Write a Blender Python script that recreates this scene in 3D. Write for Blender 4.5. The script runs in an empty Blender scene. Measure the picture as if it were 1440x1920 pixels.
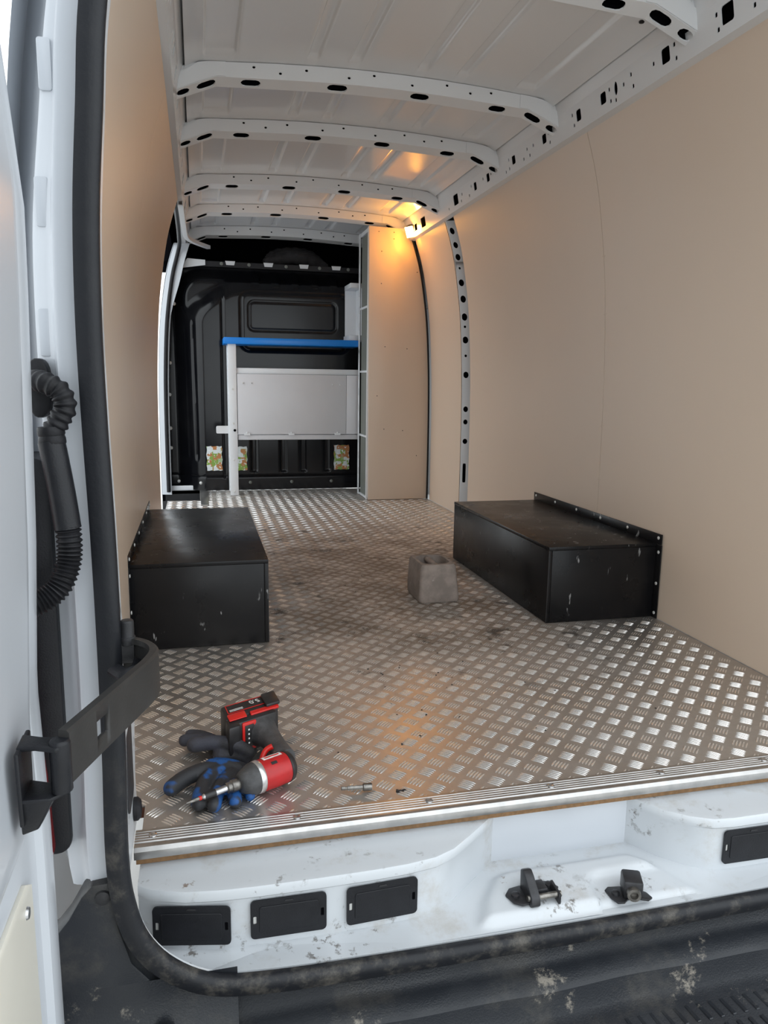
import bpy, bmesh, math, random
import numpy as np
from mathutils import Vector, Matrix
from mathutils.geometry import tessellate_polygon
random.seed(7)
scene = bpy.context.scene
C = scene.collection

# ------------------------------------------------------------------ camera
F_PX, YAW, PITCH, ROLL = 1414.8, 13.85, -9.893, 0.799
ya, pi_, ro = (math.radians(a) for a in (YAW, PITCH, ROLL))
fw = Vector((math.sin(ya)*math.cos(pi_), math.cos(ya)*math.cos(pi_), math.sin(pi_)))
rt = Vector((math.cos(ya), -math.sin(ya), 0)); up = rt.cross(fw)
r2 = rt*math.cos(ro)+up*math.sin(ro); u2 = -rt*math.sin(ro)+up*math.cos(ro)
cam_d = bpy.data.cameras.new('camera'); cam = bpy.data.objects.new('camera', cam_d); C.objects.link(cam)
cam_d.sensor_fit = 'HORIZONTAL'; cam_d.sensor_width = 36; cam_d.lens = 36*F_PX/1440
cam_d.clip_start = 0.02; cam_d.clip_end = 300
mw = Matrix.Identity(4)
for i in range(3):
    mw[i][0], mw[i][1], mw[i][2] = r2[i], u2[i], -fw[i]
mw.translation = Vector((-0.657, -2.243, 0.8018)); cam.matrix_world = mw
scene.camera = cam

# ------------------------------------------------------------------ world: plain overcast sky
w = bpy.data.worlds.new('overcast'); scene.world = w; w.use_nodes = True
nt = w.node_tree; bg = nt.nodes['Background']
tc = nt.nodes.new('ShaderNodeTexCoord'); sx = nt.nodes.new('ShaderNodeSeparateXYZ')
mr = nt.nodes.new('ShaderNodeMapRange'); mr.inputs[1].default_value = 0; mr.inputs[2].default_value = 1
mr.inputs[3].default_value = 1.0; mr.inputs[4].default_value = 1.05
nt.links.new(tc.outputs['Generated'], sx.inputs[0]); nt.links.new(sx.outputs[2], mr.inputs[0])
nt.links.new(mr.outputs[0], bg.inputs['Strength'])
bg.inputs['Color'].default_value = (0.90, 0.96, 1.0, 1)
vs = scene.view_settings
vs.view_transform = 'Standard'; vs.look = 'None'; vs.gamma = 1; vs.use_curve_mapping = False
vs.exposure = 1.25
scene.render.film_transparent = False
scene.cycles.max_bounces = 14; scene.cycles.diffuse_bounces = 8; scene.cycles.glossy_bounces = 6
scene.cycles.sample_clamp_indirect = 8

# ------------------------------------------------------------------ materials
class G:                                     # tiny node-graph helper
    def __init__(s, name):
        s.m = bpy.data.materials.new(name); s.m.use_nodes = True; s.t = s.m.node_tree
        s.b = s.t.nodes['Principled BSDF']; s.co = s.t.nodes.new('ShaderNodeTexCoord').outputs['Object']
    def n(s, kind, **kw):
        nd = s.t.nodes.new('ShaderNode'+kind)
        for k, v in kw.items(): setattr(nd, k, v)
        return nd
    def put(s, sock, v):
        if hasattr(v, 'is_output'): s.t.links.new(v, sock)
        else:
            if isinstance(v, tuple) and len(v) == 3 and sock.type == 'RGBA': v = (*v, 1)
            sock.default_value = v
    def noise(s, scale, detail=4, rough=.6, co=None, stretch=None):
        c = co or s.co
        if stretch:
            mp = s.n('Mapping'); s.put(mp.inputs[0], c); mp.inputs['Scale'].default_value = stretch; c = mp.outputs[0]
        nd = s.n('TexNoise'); s.put(nd.inputs['Vector'], c)
        nd.inputs['Scale'].default_value = scale; nd.inputs['Detail'].default_value = detail; nd.inputs['Roughness'].default_value = rough
        return nd.outputs[0]
    def ramp(s, v, a, b, lo=0., hi=1.):
        nd = s.n('MapRange'); nd.interpolation_type = 'SMOOTHSTEP'
        s.put(nd.inputs[0], v)
        for i, x in zip((1, 2, 3, 4), (a, b, lo, hi)): nd.inputs[i].default_value = x
        return nd.outputs[0]
    def math(s, op, a, b=0.):
        nd = s.n('Math', operation=op); s.put(nd.inputs[0], a); s.put(nd.inputs[1], b); return nd.outputs[0]
    def mix(s, f, a, b):
        nd = s.n('Mix', data_type='RGBA'); s.put(nd.inputs[0], f); s.put(nd.inputs[6], a); s.put(nd.inputs[7], b); return nd.outputs[2]
    def xyz(s):
        nd = s.n('SeparateXYZ'); s.put(nd.inputs[0], s.co); return nd.outputs
    def bump(s, h, strength, dist=.002):
        nd = s.n('Bump'); nd.inputs['Strength'].default_value = strength; nd.inputs['Distance'].default_value = dist
        s.put(nd.inputs['Height'], h); s.t.links.new(nd.outputs[0], s.b.inputs['Normal'])
    def set(s, **kw):
        for k, v in kw.items(): s.put(s.b.inputs[k.replace('_', ' ')], v)
        return s.m

def plain(name, col, rough=.5, metal=0., var=.12, vscale=9, bump=0., bscale=200, coat=0., speck=None, spec=.5, rvar=.02):
    g = G(name); n = g.noise(vscale)
    dark = tuple(c*(1-var) for c in col); lite = tuple(min(1, c*(1+var)) for c in col)
    c = g.mix(g.ramp(n, .3, .7), dark, lite)
    if speck:
        col2, thr, sc = speck
        c = g.mix(g.ramp(g.noise(sc, 5, .65), thr, thr+.05), c, col2)
    if bump: g.bump(g.noise(bscale, 3), bump)
    return g.set(Base_Color=c, Roughness=g.ramp(g.noise(vscale*2), .3, .7, max(.03, rough-rvar), rough+rvar), Metallic=metal,
                 Coat_Weight=coat, Coat_Roughness=.08, Specular_IOR_Level=spec)

def mk_alu(name, base, dirt, rough):
    g = G(name); x, y, z = g.xyz()
    n1 = g.noise(3.2, 6, .65); n2 = g.noise(38, 5, .7)
    # trodden-in brown dirt: strongest in the aisle between the wheel boxes
    ax = g.ramp(g.math('ABSOLUTE', g.math('SUBTRACT', x, .05)), .22, .72, 1, 0)
    ay = g.math('MULTIPLY', g.ramp(y, -.75, .25), g.ramp(y, .9, 2.4, 1, .25))
    reg = g.math('MULTIPLY', ax, ay)
    patch = g.ramp(g.math('ADD', g.math('MULTIPLY', n1, .7), g.math('MULTIPLY', n2, .3)), .38, .62)
    d = g.math('MINIMUM', g.math('ADD', g.math('MULTIPLY', reg, g.math('ADD', .55, g.math('MULTIPLY', patch, .5))), g.math('MULTIPLY', patch, .22)), 1.)
    d = g.math('MULTIPLY', d, dirt)
    col = g.mix(d, base, (.20, .155, .12))
    # dark smears and a few pale scuffs
    sm = g.math('MULTIPLY', g.ramp(g.noise(5.5, 8, .75), .56, .64), g.ramp(reg, .02, .35, .0, .8))
    col = g.mix(sm, col, (.045, .038, .033))
    sc = g.ramp(g.noise(4.1, 9, .7, stretch=(1, 1.2, 1)), .66, .70, 0, .5)
    col = g.mix(sc, col, (.62, .60, .57))
    met = g.math('SUBTRACT', .92, g.math('MULTIPLY', g.math('MAXIMUM', d, sm), .75))
    rg = g.math('ADD', rough, g.math('MULTIPLY', g.math('MAXIMUM', d, sm), .35))
    g.bump(g.noise(260, 3), .06, .001)
    return g.set(Base_Color=col, Metallic=met, Roughness=rg)

M = {}
M['alu'] = mk_alu('tread_plate_metal', (.56, .53, .50), 1.0, .38)
M['alu_bar'] = mk_alu('tread_bar_metal', (.90, .885, .86), .80, .21)
M['alu_trim'] = plain('aluminium_trim', (.46, .45, .44), .33, .95, .1, 30)
M['cream'] = plain('cream_ply_lining', (.67, .545, .435), .40, 0, .015, 1.2, speck=((.45, .34, .25), .745, 14))
g = G('white_body_paint'); M['white'] = g.set(Base_Color=(.50, .525, .56), Roughness=.28, Coat_Weight=.25)
g = G('white_roof_paint'); M['roof'] = g.set(Base_Color=(.74, .75, .76), Roughness=.26, Coat_Weight=.25)
g = G('dirty_white_paint')
dn = g.noise(7, 8, .7); dn2 = g.noise(34, 6, .7)
c = g.mix(g.ramp(dn, .50, .70, 0, .6), (.52, .545, .57), (.37, .34, .30))
c = g.mix(g.math('MULTIPLY', g.ramp(dn2, .56, .64, 0, .85), g.ramp(g.noise(4.5, 5), .50, .62)), c, (.10, .085, .07))
c = g.mix(g.ramp(g.noise(6.3, 8, .75), .655, .69, 0, .85), c, (.16, .10, .06))
M['white_dirty'] = g.set(Base_Color=c, Roughness=.38, Coat_Weight=.15)
M['black_and_shade'] = plain('flat_black_and_painted_shade', (.004, .004, .005), .9, 0, .1, spec=.0)  # flat black; on liners behind holes and slots it paints in their shade
M['rubber'] = plain('black_rubber', (.009, .009, .011), .55, 0, .3, 40, .25, 180, spec=.3)
g = G('dusty_rubber')
zz = g.xyz()[2]
c = g.mix(g.math('MULTIPLY', g.ramp(g.noise(20, 9, .75), .45, .72, 0, .75), g.ramp(zz, .10, .55, 1, .04)), (.009, .010, .013), (.11, .10, .085))
g.bump(g.noise(150, 3), .25)
M['rubber_dusty'] = g.set(Base_Color=c, Roughness=.5, Specular_IOR_Level=.35)
g = G('scuffed_bumper_plastic')
c = g.mix(g.ramp(g.noise(6, 8, .72), .5, .7, 0, .6), (.016, .018, .022), (.06, .056, .05))
c = g.mix(g.ramp(g.noise(9.5, 9, .75), .60, .68, 0, .85), c, (.24, .215, .18))
g.bump(g.noise(320, 2), .3, .0015)
M['bumper'] = g.set(Base_Color=c, Roughness=g.ramp(g.noise(5), .4, .62, .5, .28), Specular_IOR_Level=.35)
M['plastic'] = plain('black_plastic', (.010, .0105, .013), .42, 0, .15, 30, .2, 400, spec=.32)
M['plastic_mid'] = plain('charcoal_plastic', (.024, .024, .026), .45, 0, .15, 30, .2, 400, spec=.35)
g = G('black_film_faced_ply')
scr = g.math('MAXIMUM', g.ramp(g.noise(9, 9, .8, stretch=(1, 1.6, .7)), .69, .73, 0, .7), g.math('MULTIPLY', g.ramp(g.noise(34, 3, .6, stretch=(1, 1, .3)), .645, .68, 0, .75), g.ramp(g.noise(6), .50, .58)))
c = g.mix(g.ramp(g.noise(4, 6), .4, .7, 0, .6), (.006, .006, .007), (.013, .012, .012)); c = g.mix(scr, c, (.34, .34, .34))
g.bump(g.noise(500, 2), .12, .0008)
M['ply_black'] = g.set(Base_Color=c, Roughness=g.ramp(g.noise(5, 6), .3, .7, .24, .36), Specular_IOR_Level=.24)
g = G('bulkhead_black_paint')
g.bump(g.noise(240, 2), .1, .0008)
M['bulkhead'] = g.set(Base_Color=g.mix(g.ramp(g.noise(5, 7), .4, .7), (.004, .0042, .0055), (.008, .008, .009)), Roughness=.17, Specular_IOR_Level=.32)
M['shelf_white'] = plain('white_powder_coat', (.70, .72, .74), .4, 0, .03, 6)
M['shelf_grey'] = plain('grey_shelf_steel', (.17, .18, .16), .5, 0, .05, 6)
M['flap'] = plain('light_grey_flap', (.60, .60, .62), .42, 0, .02, 4)
g = G('blue_worktop')
sc = g.ramp(g.noise(12, 8, .7, stretch=(.4, 1, 1.5)), .69, .72, 0, .7)
M['blue'] = g.set(Base_Color=g.mix(sc, (.006, .20, .66), (.55, .65, .75)), Roughness=.3)
M['ply_edge'] = plain('plywood_edge', (.21, .115, .05), .75, 0, .2, 90)
M['rust'] = plain('red_brown_ply', (.16, .065, .04), .65, 0, .3, 40)
M['steel'] = plain('zinc_steel', (.55, .55, .56), .32, 1., .1, 60)
M['steel_dark'] = plain('worn_tool_steel', (.20, .19, .175), .38, .9, .35, 90)
M['latch'] = plain('black_latch_metal', (.025, .025, .028), .38, .3, .3, 50)
M['arm'] = plain('check_arm_steel', (.028, .027, .026), .5, .0, .15, 25, .1, 200, spec=.35)
M['concrete'] = plain('cast_concrete', (.235, .195, .170), .85, 0, .18, 22, .4, 140, speck=((.34, .31, .28), .66, 60))
M['red'] = plain('red_tool_plastic', (.42, .010, .012), .38, 0, .12, 30, speck=((.06, .03, .025), .66, 45))
M['red_bright'] = plain('bright_red_plastic', (.58, .014, .010), .35, 0, .05, 30)
M['red_lens'] = plain('red_lamp_lens', (.24, .006, .010), .12, 0, .05, 30, coat=.6)
M['silver'] = plain('silver_band', (.60, .60, .60), .3, .8, .1, 40)
M['grey_tool'] = plain('grey_tool_rubber', (.055, .055, .057), .55, 0, .3, 50, .3, 250, speck=((.16, .13, .10), .66, 50))
M['black_tool'] = plain('black_tool_plastic', (.016, .015, .016), .42, 0, .2, 60, speck=((.12, .09, .07), .70, 50))
M['label_white'] = plain('white_print', (.72, .70, .68), .5, 0, .15, 90)
M['glove_knit'] = plain('grey_knit_glove', (.040, .042, .058), .85, 0, .2, 30, .5, 420)
g = G('blue_black_coated_glove')
bn = g.noise(24, 2, .5); bn2 = g.noise(170, 5, .7)
c = g.mix(g.ramp(bn, .50, .57), (.022, .023, .027), (.008, .075, .26))
c = g.mix(g.ramp(bn2, .55, .64, 0, .75), c, (.026, .027, .030))
g.bump(bn2, .35, .0015)
M['glove_blue'] = g.set(Base_Color=c, Roughness=.62)
g = G('grey_glove_dark_tip')
c = g.mix(g.ramp(g.noise(14, 5), .42, .62), (.045, .047, .062), (.022, .021, .022))
g.bump(g.noise(300, 3), .4, .0015)
M['glove_grey'] = g.set(Base_Color=c, Roughness=.75)
M['blue_patch'] = plain('blue_glove_coating', (.010, .115, .40), .5, 0, .25, 120, .3, 300, speck=((.03, .03, .035), .56, 110))
g = G('printed_foil')
vo = g.n('TexVoronoi', distance='CHEBYCHEV'); g.put(vo.inputs['Vector'], g.co); vo.inputs['Scale'].default_value = 34
sp = g.n('SeparateColor'); g.put(sp.inputs[0], vo.outputs['Color'])
c = g.mix(g.ramp(sp.outputs[0], .40, .42), (.42, .17, .05), (.62, .66, .66))
c = g.mix(g.ramp(sp.outputs[1], .68, .70), c, (.20, .33, .05))
c = g.mix(g.ramp(g.noise(60, 4), .60, .64), c, (.75, .78, .78))
M['foil'] = g.set(Base_Color=c, Roughness=.35)
M['cloth_dark'] = plain('dark_cloth', (.030, .028, .030), .9, 0, .3, 20, .5, 90)
M['olive'] = plain('olive_recess_paint', (.045, .042, .026), .5, 0, .2, 10)
M['screw'] = plain('pale_screw_cap', (.62, .62, .60), .35, .2, .05, 60)
M['cream_trim'] = plain('ivory_door_lining', (.76, .73, .64), .4, 0, .02, 5)
M['ground'] = plain('pale_concrete_yard', (.50, .49, .47), .8, 0, .15, 1.2, .3, 30)
g = G('glowing_lamp_lens'); M['lamp'] = g.set(Base_Color=(.9, .7, .4), Emission_Color=(1, .40, .04), Emission_Strength=105.)

# ------------------------------------------------------------------ mesh helpers
WL = {}                                       # world translation of every object made
def _children_inv(o, parent):
    o.parent = parent
    o.matrix_parent_inverse = Matrix.Translation(-WL[parent.name])
def tag(o, label=None, cat=None, group=None, kind=None):
    if label: o['label'] = label
    if cat: o['category'] = cat
    if group: o['group'] = group
    if kind: o['kind'] = kind
    return o
def empty(name, loc, label, cat, group=None, kind=None):
    o = bpy.data.objects.new(name, None); C.objects.link(o); o.location = loc; o.empty_display_size = .05
    WL[o.name] = Vector(loc); return tag(o, label, cat, group, kind)

class MB:
    def __init__(s): s.v = []; s.f = []; s.mi = []; s.m = 0
    def add(s, vs, fs, m=None):
        b = len(s.v); s.v += [tuple(p) for p in vs]; s.f += [tuple(i+b for i in f) for f in fs]; s.mi += [s.m if m is None else m]*len(fs); return s
    def box(s, lo, hi, R=None, o=None, m=None):
        (x0, y0, z0), (x1, y1, z1) = lo, hi
        P = [Vector(p) for p in ((x0,y0,z0),(x1,y0,z0),(x1,y1,z0),(x0,y1,z0),(x0,y0,z1),(x1,y0,z1),(x1,y1,z1),(x0,y1,z1))]
        if R is not None: P = [R@p for p in P]
        if o is not None: P = [p+Vector(o) for p in P]
        return s.add(P, [(0,3,2,1),(4,5,6,7),(0,1,5,4),(1,2,6,5),(2,3,7,6),(3,0,4,7)], m)
    def hexa(s, P, m=None):
        return s.add(P, [(0,3,2,1),(4,5,6,7),(0,1,5,4),(1,2,6,5),(2,3,7,6),(3,0,4,7)], m)
    def rings(s, R, cap=True, closed=False, m=None):
        n = len(R[0]); k = len(R); vs = [p for r in R for p in r]; fs = []
        for i in range(k if closed else k-1):
            a = i*n; b = ((i+1) % k)*n
            fs += [(a+j, a+(j+1) % n, b+(j+1) % n, b+j) for j in range(n)]
        if cap and not closed: fs += [tuple(range(n-1, -1, -1)), tuple(range((k-1)*n, k*n))]
        return s.add(vs, fs, m)
    def tube(s, path, r, n=12, cap=True, m=None, flat=None, upv=None):
        P = [Vector(p) for p in path]; R = []
        t0 = (P[1]-P[0]).normalized(); u = Vector(upv) if upv else t0.orthogonal()
        for i, p in enumerate(P):
            t = ((P[min(i+1, len(P)-1)])-(P[max(i-1, 0)])).normalized()
            u = (u-t*u.dot(t)).normalized(); v = t.cross(u)
            rr = r(i/(len(P)-1)) if callable(r) else (r[i] if isinstance(r, (list, tuple)) else r)
            k = flat or 1.
            R.append([p+u*math.cos(a)*rr+v*math.sin(a)*rr*k for a in [2*math.pi*j/n for j in range(n)]])
        return s.rings(R, cap, m=m)
    def sweep(s, path, prof, ups, closed=False, cap=True, m=None):
        """prof: list of (a,b): a along side, b along up; ups: up vector or list"""
        P = [Vector(p) for p in path]; R = []
        for i, p in enumerate(P):
            q0 = P[i-1] if (i > 0 or closed) else p; q1 = P[(i+1) % len(P)] if (i < len(P)-1 or closed) else p
            t = (q1-q0).normalized(); U = Vector(ups[i] if isinstance(ups, list) else ups)
            U = (U-t*U.dot(t)).normalized(); S = t.cross(U)
            R.append([p+S*a+U*b for a, b in prof])
        return s.rings(R, cap, closed, m)
    def lathe(s, prof, p0, axis, n=24, m=None, sy=1.):
        A = Vector(axis).normalized(); u = A.orthogonal().normalized(); v = A.cross(u); p0 = Vector(p0)
        R = [[p0+A*h+u*math.cos(t)*max(r, 1e-5)+v*math.sin(t)*max(r, 1e-5)*sy for t in [2*math.pi*j/n for j in range(n)]] for h, r in prof]
        return s.rings(R, True, m=m)
    def prism(s, poly, z0, z1, fn=None, m=None):
        n = len(poly); fn = fn or (lambda a, b, c: (a, b, c))
        vs = [fn(a, b, z0) for a, b in poly]+[fn(a, b, z1) for a, b in poly]
        fs = [tuple(range(n-1, -1, -1)), tuple(range(n, 2*n))]+[(i, (i+1) % n, n+(i+1) % n, n+i) for i in range(n)]
        return s.add(vs, fs, m)
    def grid(s, us, vs_, fn, m=None):
        nu, nv = len(us), len(vs_); P = [fn(a, b) for a in us for b in vs_]
        return s.add(P, [(i*nv+j, (i+1)*nv+j, (i+1)*nv+j+1, i*nv+j+1) for i in range(nu-1) for j in range(nv-1)], m)
    def plate(s, outer, holes, fn, th=0., m=None):
        """flat polygon with real holes; fn(a,b,depth) -> xyz; walls of depth th round the holes and rim"""
        loops = [outer]+holes
        flat = [p for l in loops for p in l]
        tri = tessellate_polygon([[Vector((a, b, 0)) for a, b in l] for l in loops])
        s.add([fn(a, b, 0) for a, b in flat], [t if not isinstance(t[0], Vector) else t for t in tri], m)
        if th:
            for l in loops:
                n = len(l); s.add([fn(a, b, 0) for a, b in l]+[fn(a, b, th) for a, b in l], [(i, (i+1) % n, n+(i+1) % n, n+i) for i in range(n)], m)
        return s
    def build(s, name, mats, parent=None, bevel=0., seg=2, smooth=35, orient=True, recentre=True, weld=True, solid=0., **tg):
        me = bpy.data.meshes.new(name); bm = bmesh.new()
        bv = [bm.verts.new(p) for p in s.v]
        for f, mi in zip(s.f, s.mi):
            try: fc = bm.faces.new([bv[i] for i in f]); fc.material_index = mi
            except ValueError: pass
        if weld: bmesh.ops.remove_doubles(bm, verts=bm.verts, dist=1e-6)
        if solid: bm.normal_update(); bmesh.ops.solidify(bm, geom=bm.faces[:], thickness=solid)
        if orient: bmesh.ops.recalc_face_normals(bm, faces=bm.faces)
        if bevel:
            es = [e for e in bm.edges if len(e.link_faces) == 2 and e.calc_face_angle(0) > .5]
            if es: bmesh.ops.bevel(bm, geom=es, offset=bevel, segments=seg, profile=.5, affect='EDGES', clamp_overlap=True)
        loc = Vector((0, 0, 0))
        if parent is None and recentre and len(bm.verts):
            xs = [v.co for v in bm.verts]
            loc = Vector(((min(p.x for p in xs)+max(p.x for p in xs))/2, (min(p.y for p in xs)+max(p.y for p in xs))/2, min(p.z for p in xs)))
            bmesh.ops.translate(bm, verts=bm.verts, vec=-loc)
        bm.to_mesh(me); bm.free()
        for m in (mats if isinstance(mats, (list, tuple)) else [mats]): me.materials.append(M[m] if isinstance(m, str) else m)
        if smooth:
            me.polygons.foreach_set('use_smooth', [True]*len(me.polygons)); me.set_sharp_from_angle(angle=math.radians(smooth))
        o = bpy.data.objects.new(name, me); C.objects.link(o); WL[o.name] = loc
        o.location = loc
        if parent is not None: _children_inv(o, parent); WL[o.name] = Vector((0, 0, 0))
        return tag(o, **tg)

def lin(a, b, n): return [a+(b-a)*i/(n-1) for i in range(n)]
def sstep(a, b, x):
    t = min(1, max(0, (x-a)/(b-a))); return t*t*(3-2*t)
def cat(pts, n):                              # Catmull-Rom through points
    P = [Vector(p) for p in pts]; out = []
    for i in range(len(P)-1):
        p0 = P[max(i-1, 0)]; p1 = P[i]; p2 = P[i+1]; p3 = P[min(i+2, len(P)-1)]
        for k in range(n):
            t = k/n; out.append(.5*((2*p1)+(p2-p0)*t+(2*p0-5*p1+4*p2-p3)*t*t+(3*p1-p0-3*p2+p3)*t*t*t))
    out.append(P[-1]); return out
def sell(cx, cy, rx, ry, n=16, p=2.):         # superellipse loop
    out = []
    for i in range(n):
        a = 2*math.pi*(i+.5)/n; c, s_ = math.cos(a), math.sin(a)
        out.append((cx+rx*math.copysign(abs(c)**(2/p), c), cy+ry*math.copysign(abs(s_)**(2/p), s_)))
    return out
def slot(cx, cy, L, r, n=8):                  # stadium loop, long along a
    h = max(0, L/2-r)
    return [(cx+h+r*math.cos(a), cy+r*math.sin(a)) for a in lin(-math.pi/2, math.pi/2, n)]+[(cx-h-r*math.cos(a), cy-r*math.sin(a)) for a in lin(-math.pi/2, math.pi/2, n)]
def rrect(x0, y0, x1, y1, r, n=5):
    out = []
    for cx, cy, a0 in ((x1-r, y1-r, 0), (x0+r, y1-r, 90), (x0+r, y0+r, 180), (x1-r, y0+r, 270)):
        out += [(cx+r*math.cos(math.radians(a0+90*k/n)), cy+r*math.sin(math.radians(a0+90*k/n))) for k in range(n+1)]
    return out
def interp(tab, z):
    if z <= tab[0][0]: return tab[0][1]
    for (a, x), (b, y) in zip(tab, tab[1:]):
        if z <= b: t = (z-a)/(b-a); return x+(y-x)*t
    return tab[-1][1]
_wz = [p for p in cat([(0, .870, 0), (.3, .870, 0), (.6, .868, 0), (.85, .862, 0), (1.13, .846, 0), (1.33, .822, 0), (1.53, .785, 0), (1.70, .732, 0), (1.8, .69, 0)], 6)]
_wt = [(p.x, p.y) for p in _wz]
def wx(z): return interp(_wt, z)              # half width of the load space at height z
ZT = 1.695                                     # top of lining
def skin(x): return 1.874-.032*(x/.65)**2-.02*sstep(.62, .68, abs(x))

# ================================================================== SETTING
# ------------------------------------------------------------------ ground
MB().grid(lin(-14, 14, 3), lin(-14, 16, 3), lambda a, b: (a, b, -.74)).build('ground', 'ground', label='pale concrete yard under the van', cat='ground', kind='structure')

# ------------------------------------------------------------------ floor with five-bar tread
WELL = (-.66, 2.86, 3.335)                    # step well by the side door: x edge, y range
fo = [(-.775, -.985), (.775, -.985), (.80, -.90), (.868, -.86), (.868, 3.37), (-.868, 3.37), (-.868, WELL[2]), (WELL[0], WELL[2]), (WELL[0], WELL[1]), (-.868, WELL[1]), (-.868, -.86), (-.775, -.86)]
floor = MB().plate(fo, [], lambda a, b, d: (a, b, -d), .003).build('floor', 'alu', recentre=False, label='aluminium five-bar tread plate floor of the load space', cat='floor', kind='structure')
MB().plate([(x*.999, y) for x, y in fo], [], lambda a, b, d: (a, b, -.0045-d), .02).build('plywood_base', 'rust', floor)
def bar_proto(st, cs):
    V = []; L = .0310; W = .0047; H = .0021
    for i in range(st):
        t = i/(st-1)*2-1; e = math.sqrt(max(0, 1-abs(t)**2.6))
        for j in range(cs):
            a = j/(cs-1)*2-1
            a = (-1, -.82, -.45, 0, .45, .82, 1)[j] if cs == 7 else (-1, -.7, 0, .7, 1)[j]
            V.append((t*L/2, a*W/2*max(e, .05)+.0008*(1-t*t), H*e*math.sqrt(max(0, 1-a*a))-.0001))
    Fc = [(i*cs+j, (i+1)*cs+j, (i+1)*cs+j+1, i*cs+j+1) for i in range(st-1) for j in range(cs-1)]
    return np.array(V), np.array(Fc)
def tread(name, y0, y1, st, cs):
    PV, PF = bar_proto(st, cs); inst = []
    DX, DY = .0637, .0663
    for i in range(-16, 17):
        for j in range(-2, 68):
            for k in (0, 1):
                cx = .040+DX*(i+.5*k); cy = -.919+DY*(j+.5*k)
                an = -math.pi/4 if k == 0 else math.pi/4
                for b in range(-2, 3):
                    x = cx-math.sin(an)*b*.0068; y = cy+math.cos(an)*b*.0068
                    if not (y0 <= y < y1): continue
                    if abs(x) > .856 or y < -.962 or y > 3.355: continue
                    if y < -.85 and abs(x) > .765: continue
                    if abs(x) > .452 and -.012 < y < .978: continue
                    if x < WELL[0]+.068 and WELL[1]-.012 < y: continue
                    if x > .41 and y > 2.68: continue
                    inst.append((x, y, math.cos(an), math.sin(an)))
    I = np.array(inst); n = len(I)
    X = I[:, 0:1]+PV[None, :, 0]*I[:, 2:3]-PV[None, :, 1]*I[:, 3:4]
    Y = I[:, 1:2]+PV[None, :, 0]*I[:, 3:4]+PV[None, :, 1]*I[:, 2:3]
    Z = np.broadcast_to(PV[None, :, 2], X.shape)
    co = np.stack([X, Y, Z], -1).reshape(-1, 3).astype(np.float32)
    fc = (PF[None]+np.arange(n)[:, None, None]*len(PV)).reshape(-1, 4).astype(np.int32)
    me = bpy.data.meshes.new(name); me.vertices.add(len(co)); me.vertices.foreach_set('co', co.ravel())
    me.loops.add(fc.size); me.loops.foreach_set('vertex_index', fc.ravel())
    me.polygons.add(len(fc)); me.polygons.foreach_set('loop_start', np.arange(0, fc.size, 4, dtype=np.int32))
    me.update(calc_edges=True); me.validate()
    me.polygons.foreach_set('use_smooth', np.ones(len(fc), bool)); me.materials.append(M['alu_bar'])
    o = bpy.data.objects.new(name, me); C.objects.link(o); WL[o.name] = Vector(); _children_inv(o, floor); o['kind'] = 'stuff'
tread('tread_bars', -1, .6, 7, 7); tread('tread_bars_far', .6, 4, 5, 5)

# aluminium nosing along the rear edge of the floor, on its plywood edge
trim = empty('trim_1', (0, -.98, 0), 'ridged aluminium nosing along the rear edge of the floor', 'trim', kind='structure')
pr_ = [(-.945, .0035)]
for k in range(5):
    y = -.950-k*.0075; pr_ += [(y, .0035), (y-.001, .0055), (y-.005, .0055), (y-.006, .0035)]
pr_ += [(-.990, .0045), (-.998, .003), (-1.003, -.003), (-1.004, -.010), (-1.003, -.017), (-1.0, -.019), (-.997, -.017), (-.997, 0), (-.945, .0)]
MB().prism(pr_, -.785, .785, lambda a, b, c: (c, a, b)).build('nosing', 'alu_trim', trim, smooth=25)
MB().box((-.783, -.990, -.034), (.783, -.960, -.0195)).build('plywood_edge', 'ply_edge', trim)
for x in (-.755, -.50, -.245, .01, .26, .51, .74):
    MB().lathe([(0, .0075), (.0016, .0070), (.0026, .0045), (.0018, .0025), (.0016, .0)], (x, -.968, .0052), (0, 0, 1), 14).build('screw', 'steel', trim)

# ------------------------------------------------------------------ right wall: outer skin, lining panels, perforated pillar
def side_grid(sgn, y0, y1, off, z0=.0, z1=ZT, ny=10, nz=34):
    return MB().grid(lin(y0, y1, ny), lin(z0, z1, nz), lambda y, z: (sgn*(wx(z)+off), y, z))
wr = side_grid(1, -1.08, 3.9, .055, -.45, 1.78).build('wall_right', 'white', recentre=False, smooth=60, label='right side of the van lined with cream plywood', cat='wall', kind='structure')
for y0, y1 in ((-1.02, .418), (.421, 1.905), (2.035, 2.655)):
    side_grid(1, y0, y1, 0, .001, ZT).build('lining_panel', 'cream', wr, smooth=60, solid=-.006)
hz = [(.26, .058, .009, 8), (.45, .016, .013, 2), (.565, .015, .012, 2), (.64, .017, .013, 2), (.84, .019, .0145, 2), (.95, .008, .007, 2), (1.04, .020, .0155, 2), (1.115, .007, .006, 4), (1.17, .021, .015, 2), (1.27, .020, .0145, 2), (1.36, .019, .014, 2), (1.44, .007, .006, 2), (1.50, .018, .013, 2), (1.565, .017, .012, 2), (1.64, .018, .012, 2)]
edges = [0.]+[(a[0]+b[0])/2 for a, b in zip(hz, hz[1:])]+[1.695]
st = MB()
for (z, rz, rx_, p), a, b in zip(hz, edges, edges[1:]):
    f_ = lambda u, v, d: (wx(v)+u, 2.030-.5*(u+.002)+d, v)
    st.plate([(-.004, a), (.052, a), (.052, b), (-.004, b)], [sell(.0165, z, rx_, rz, 16, p)], f_, .003)
    st.grid([-.002, .052], [a, b], lambda u, v: f_(u, v, .02), m=1)  # black liner added to paint shade into the pillar holes
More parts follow.
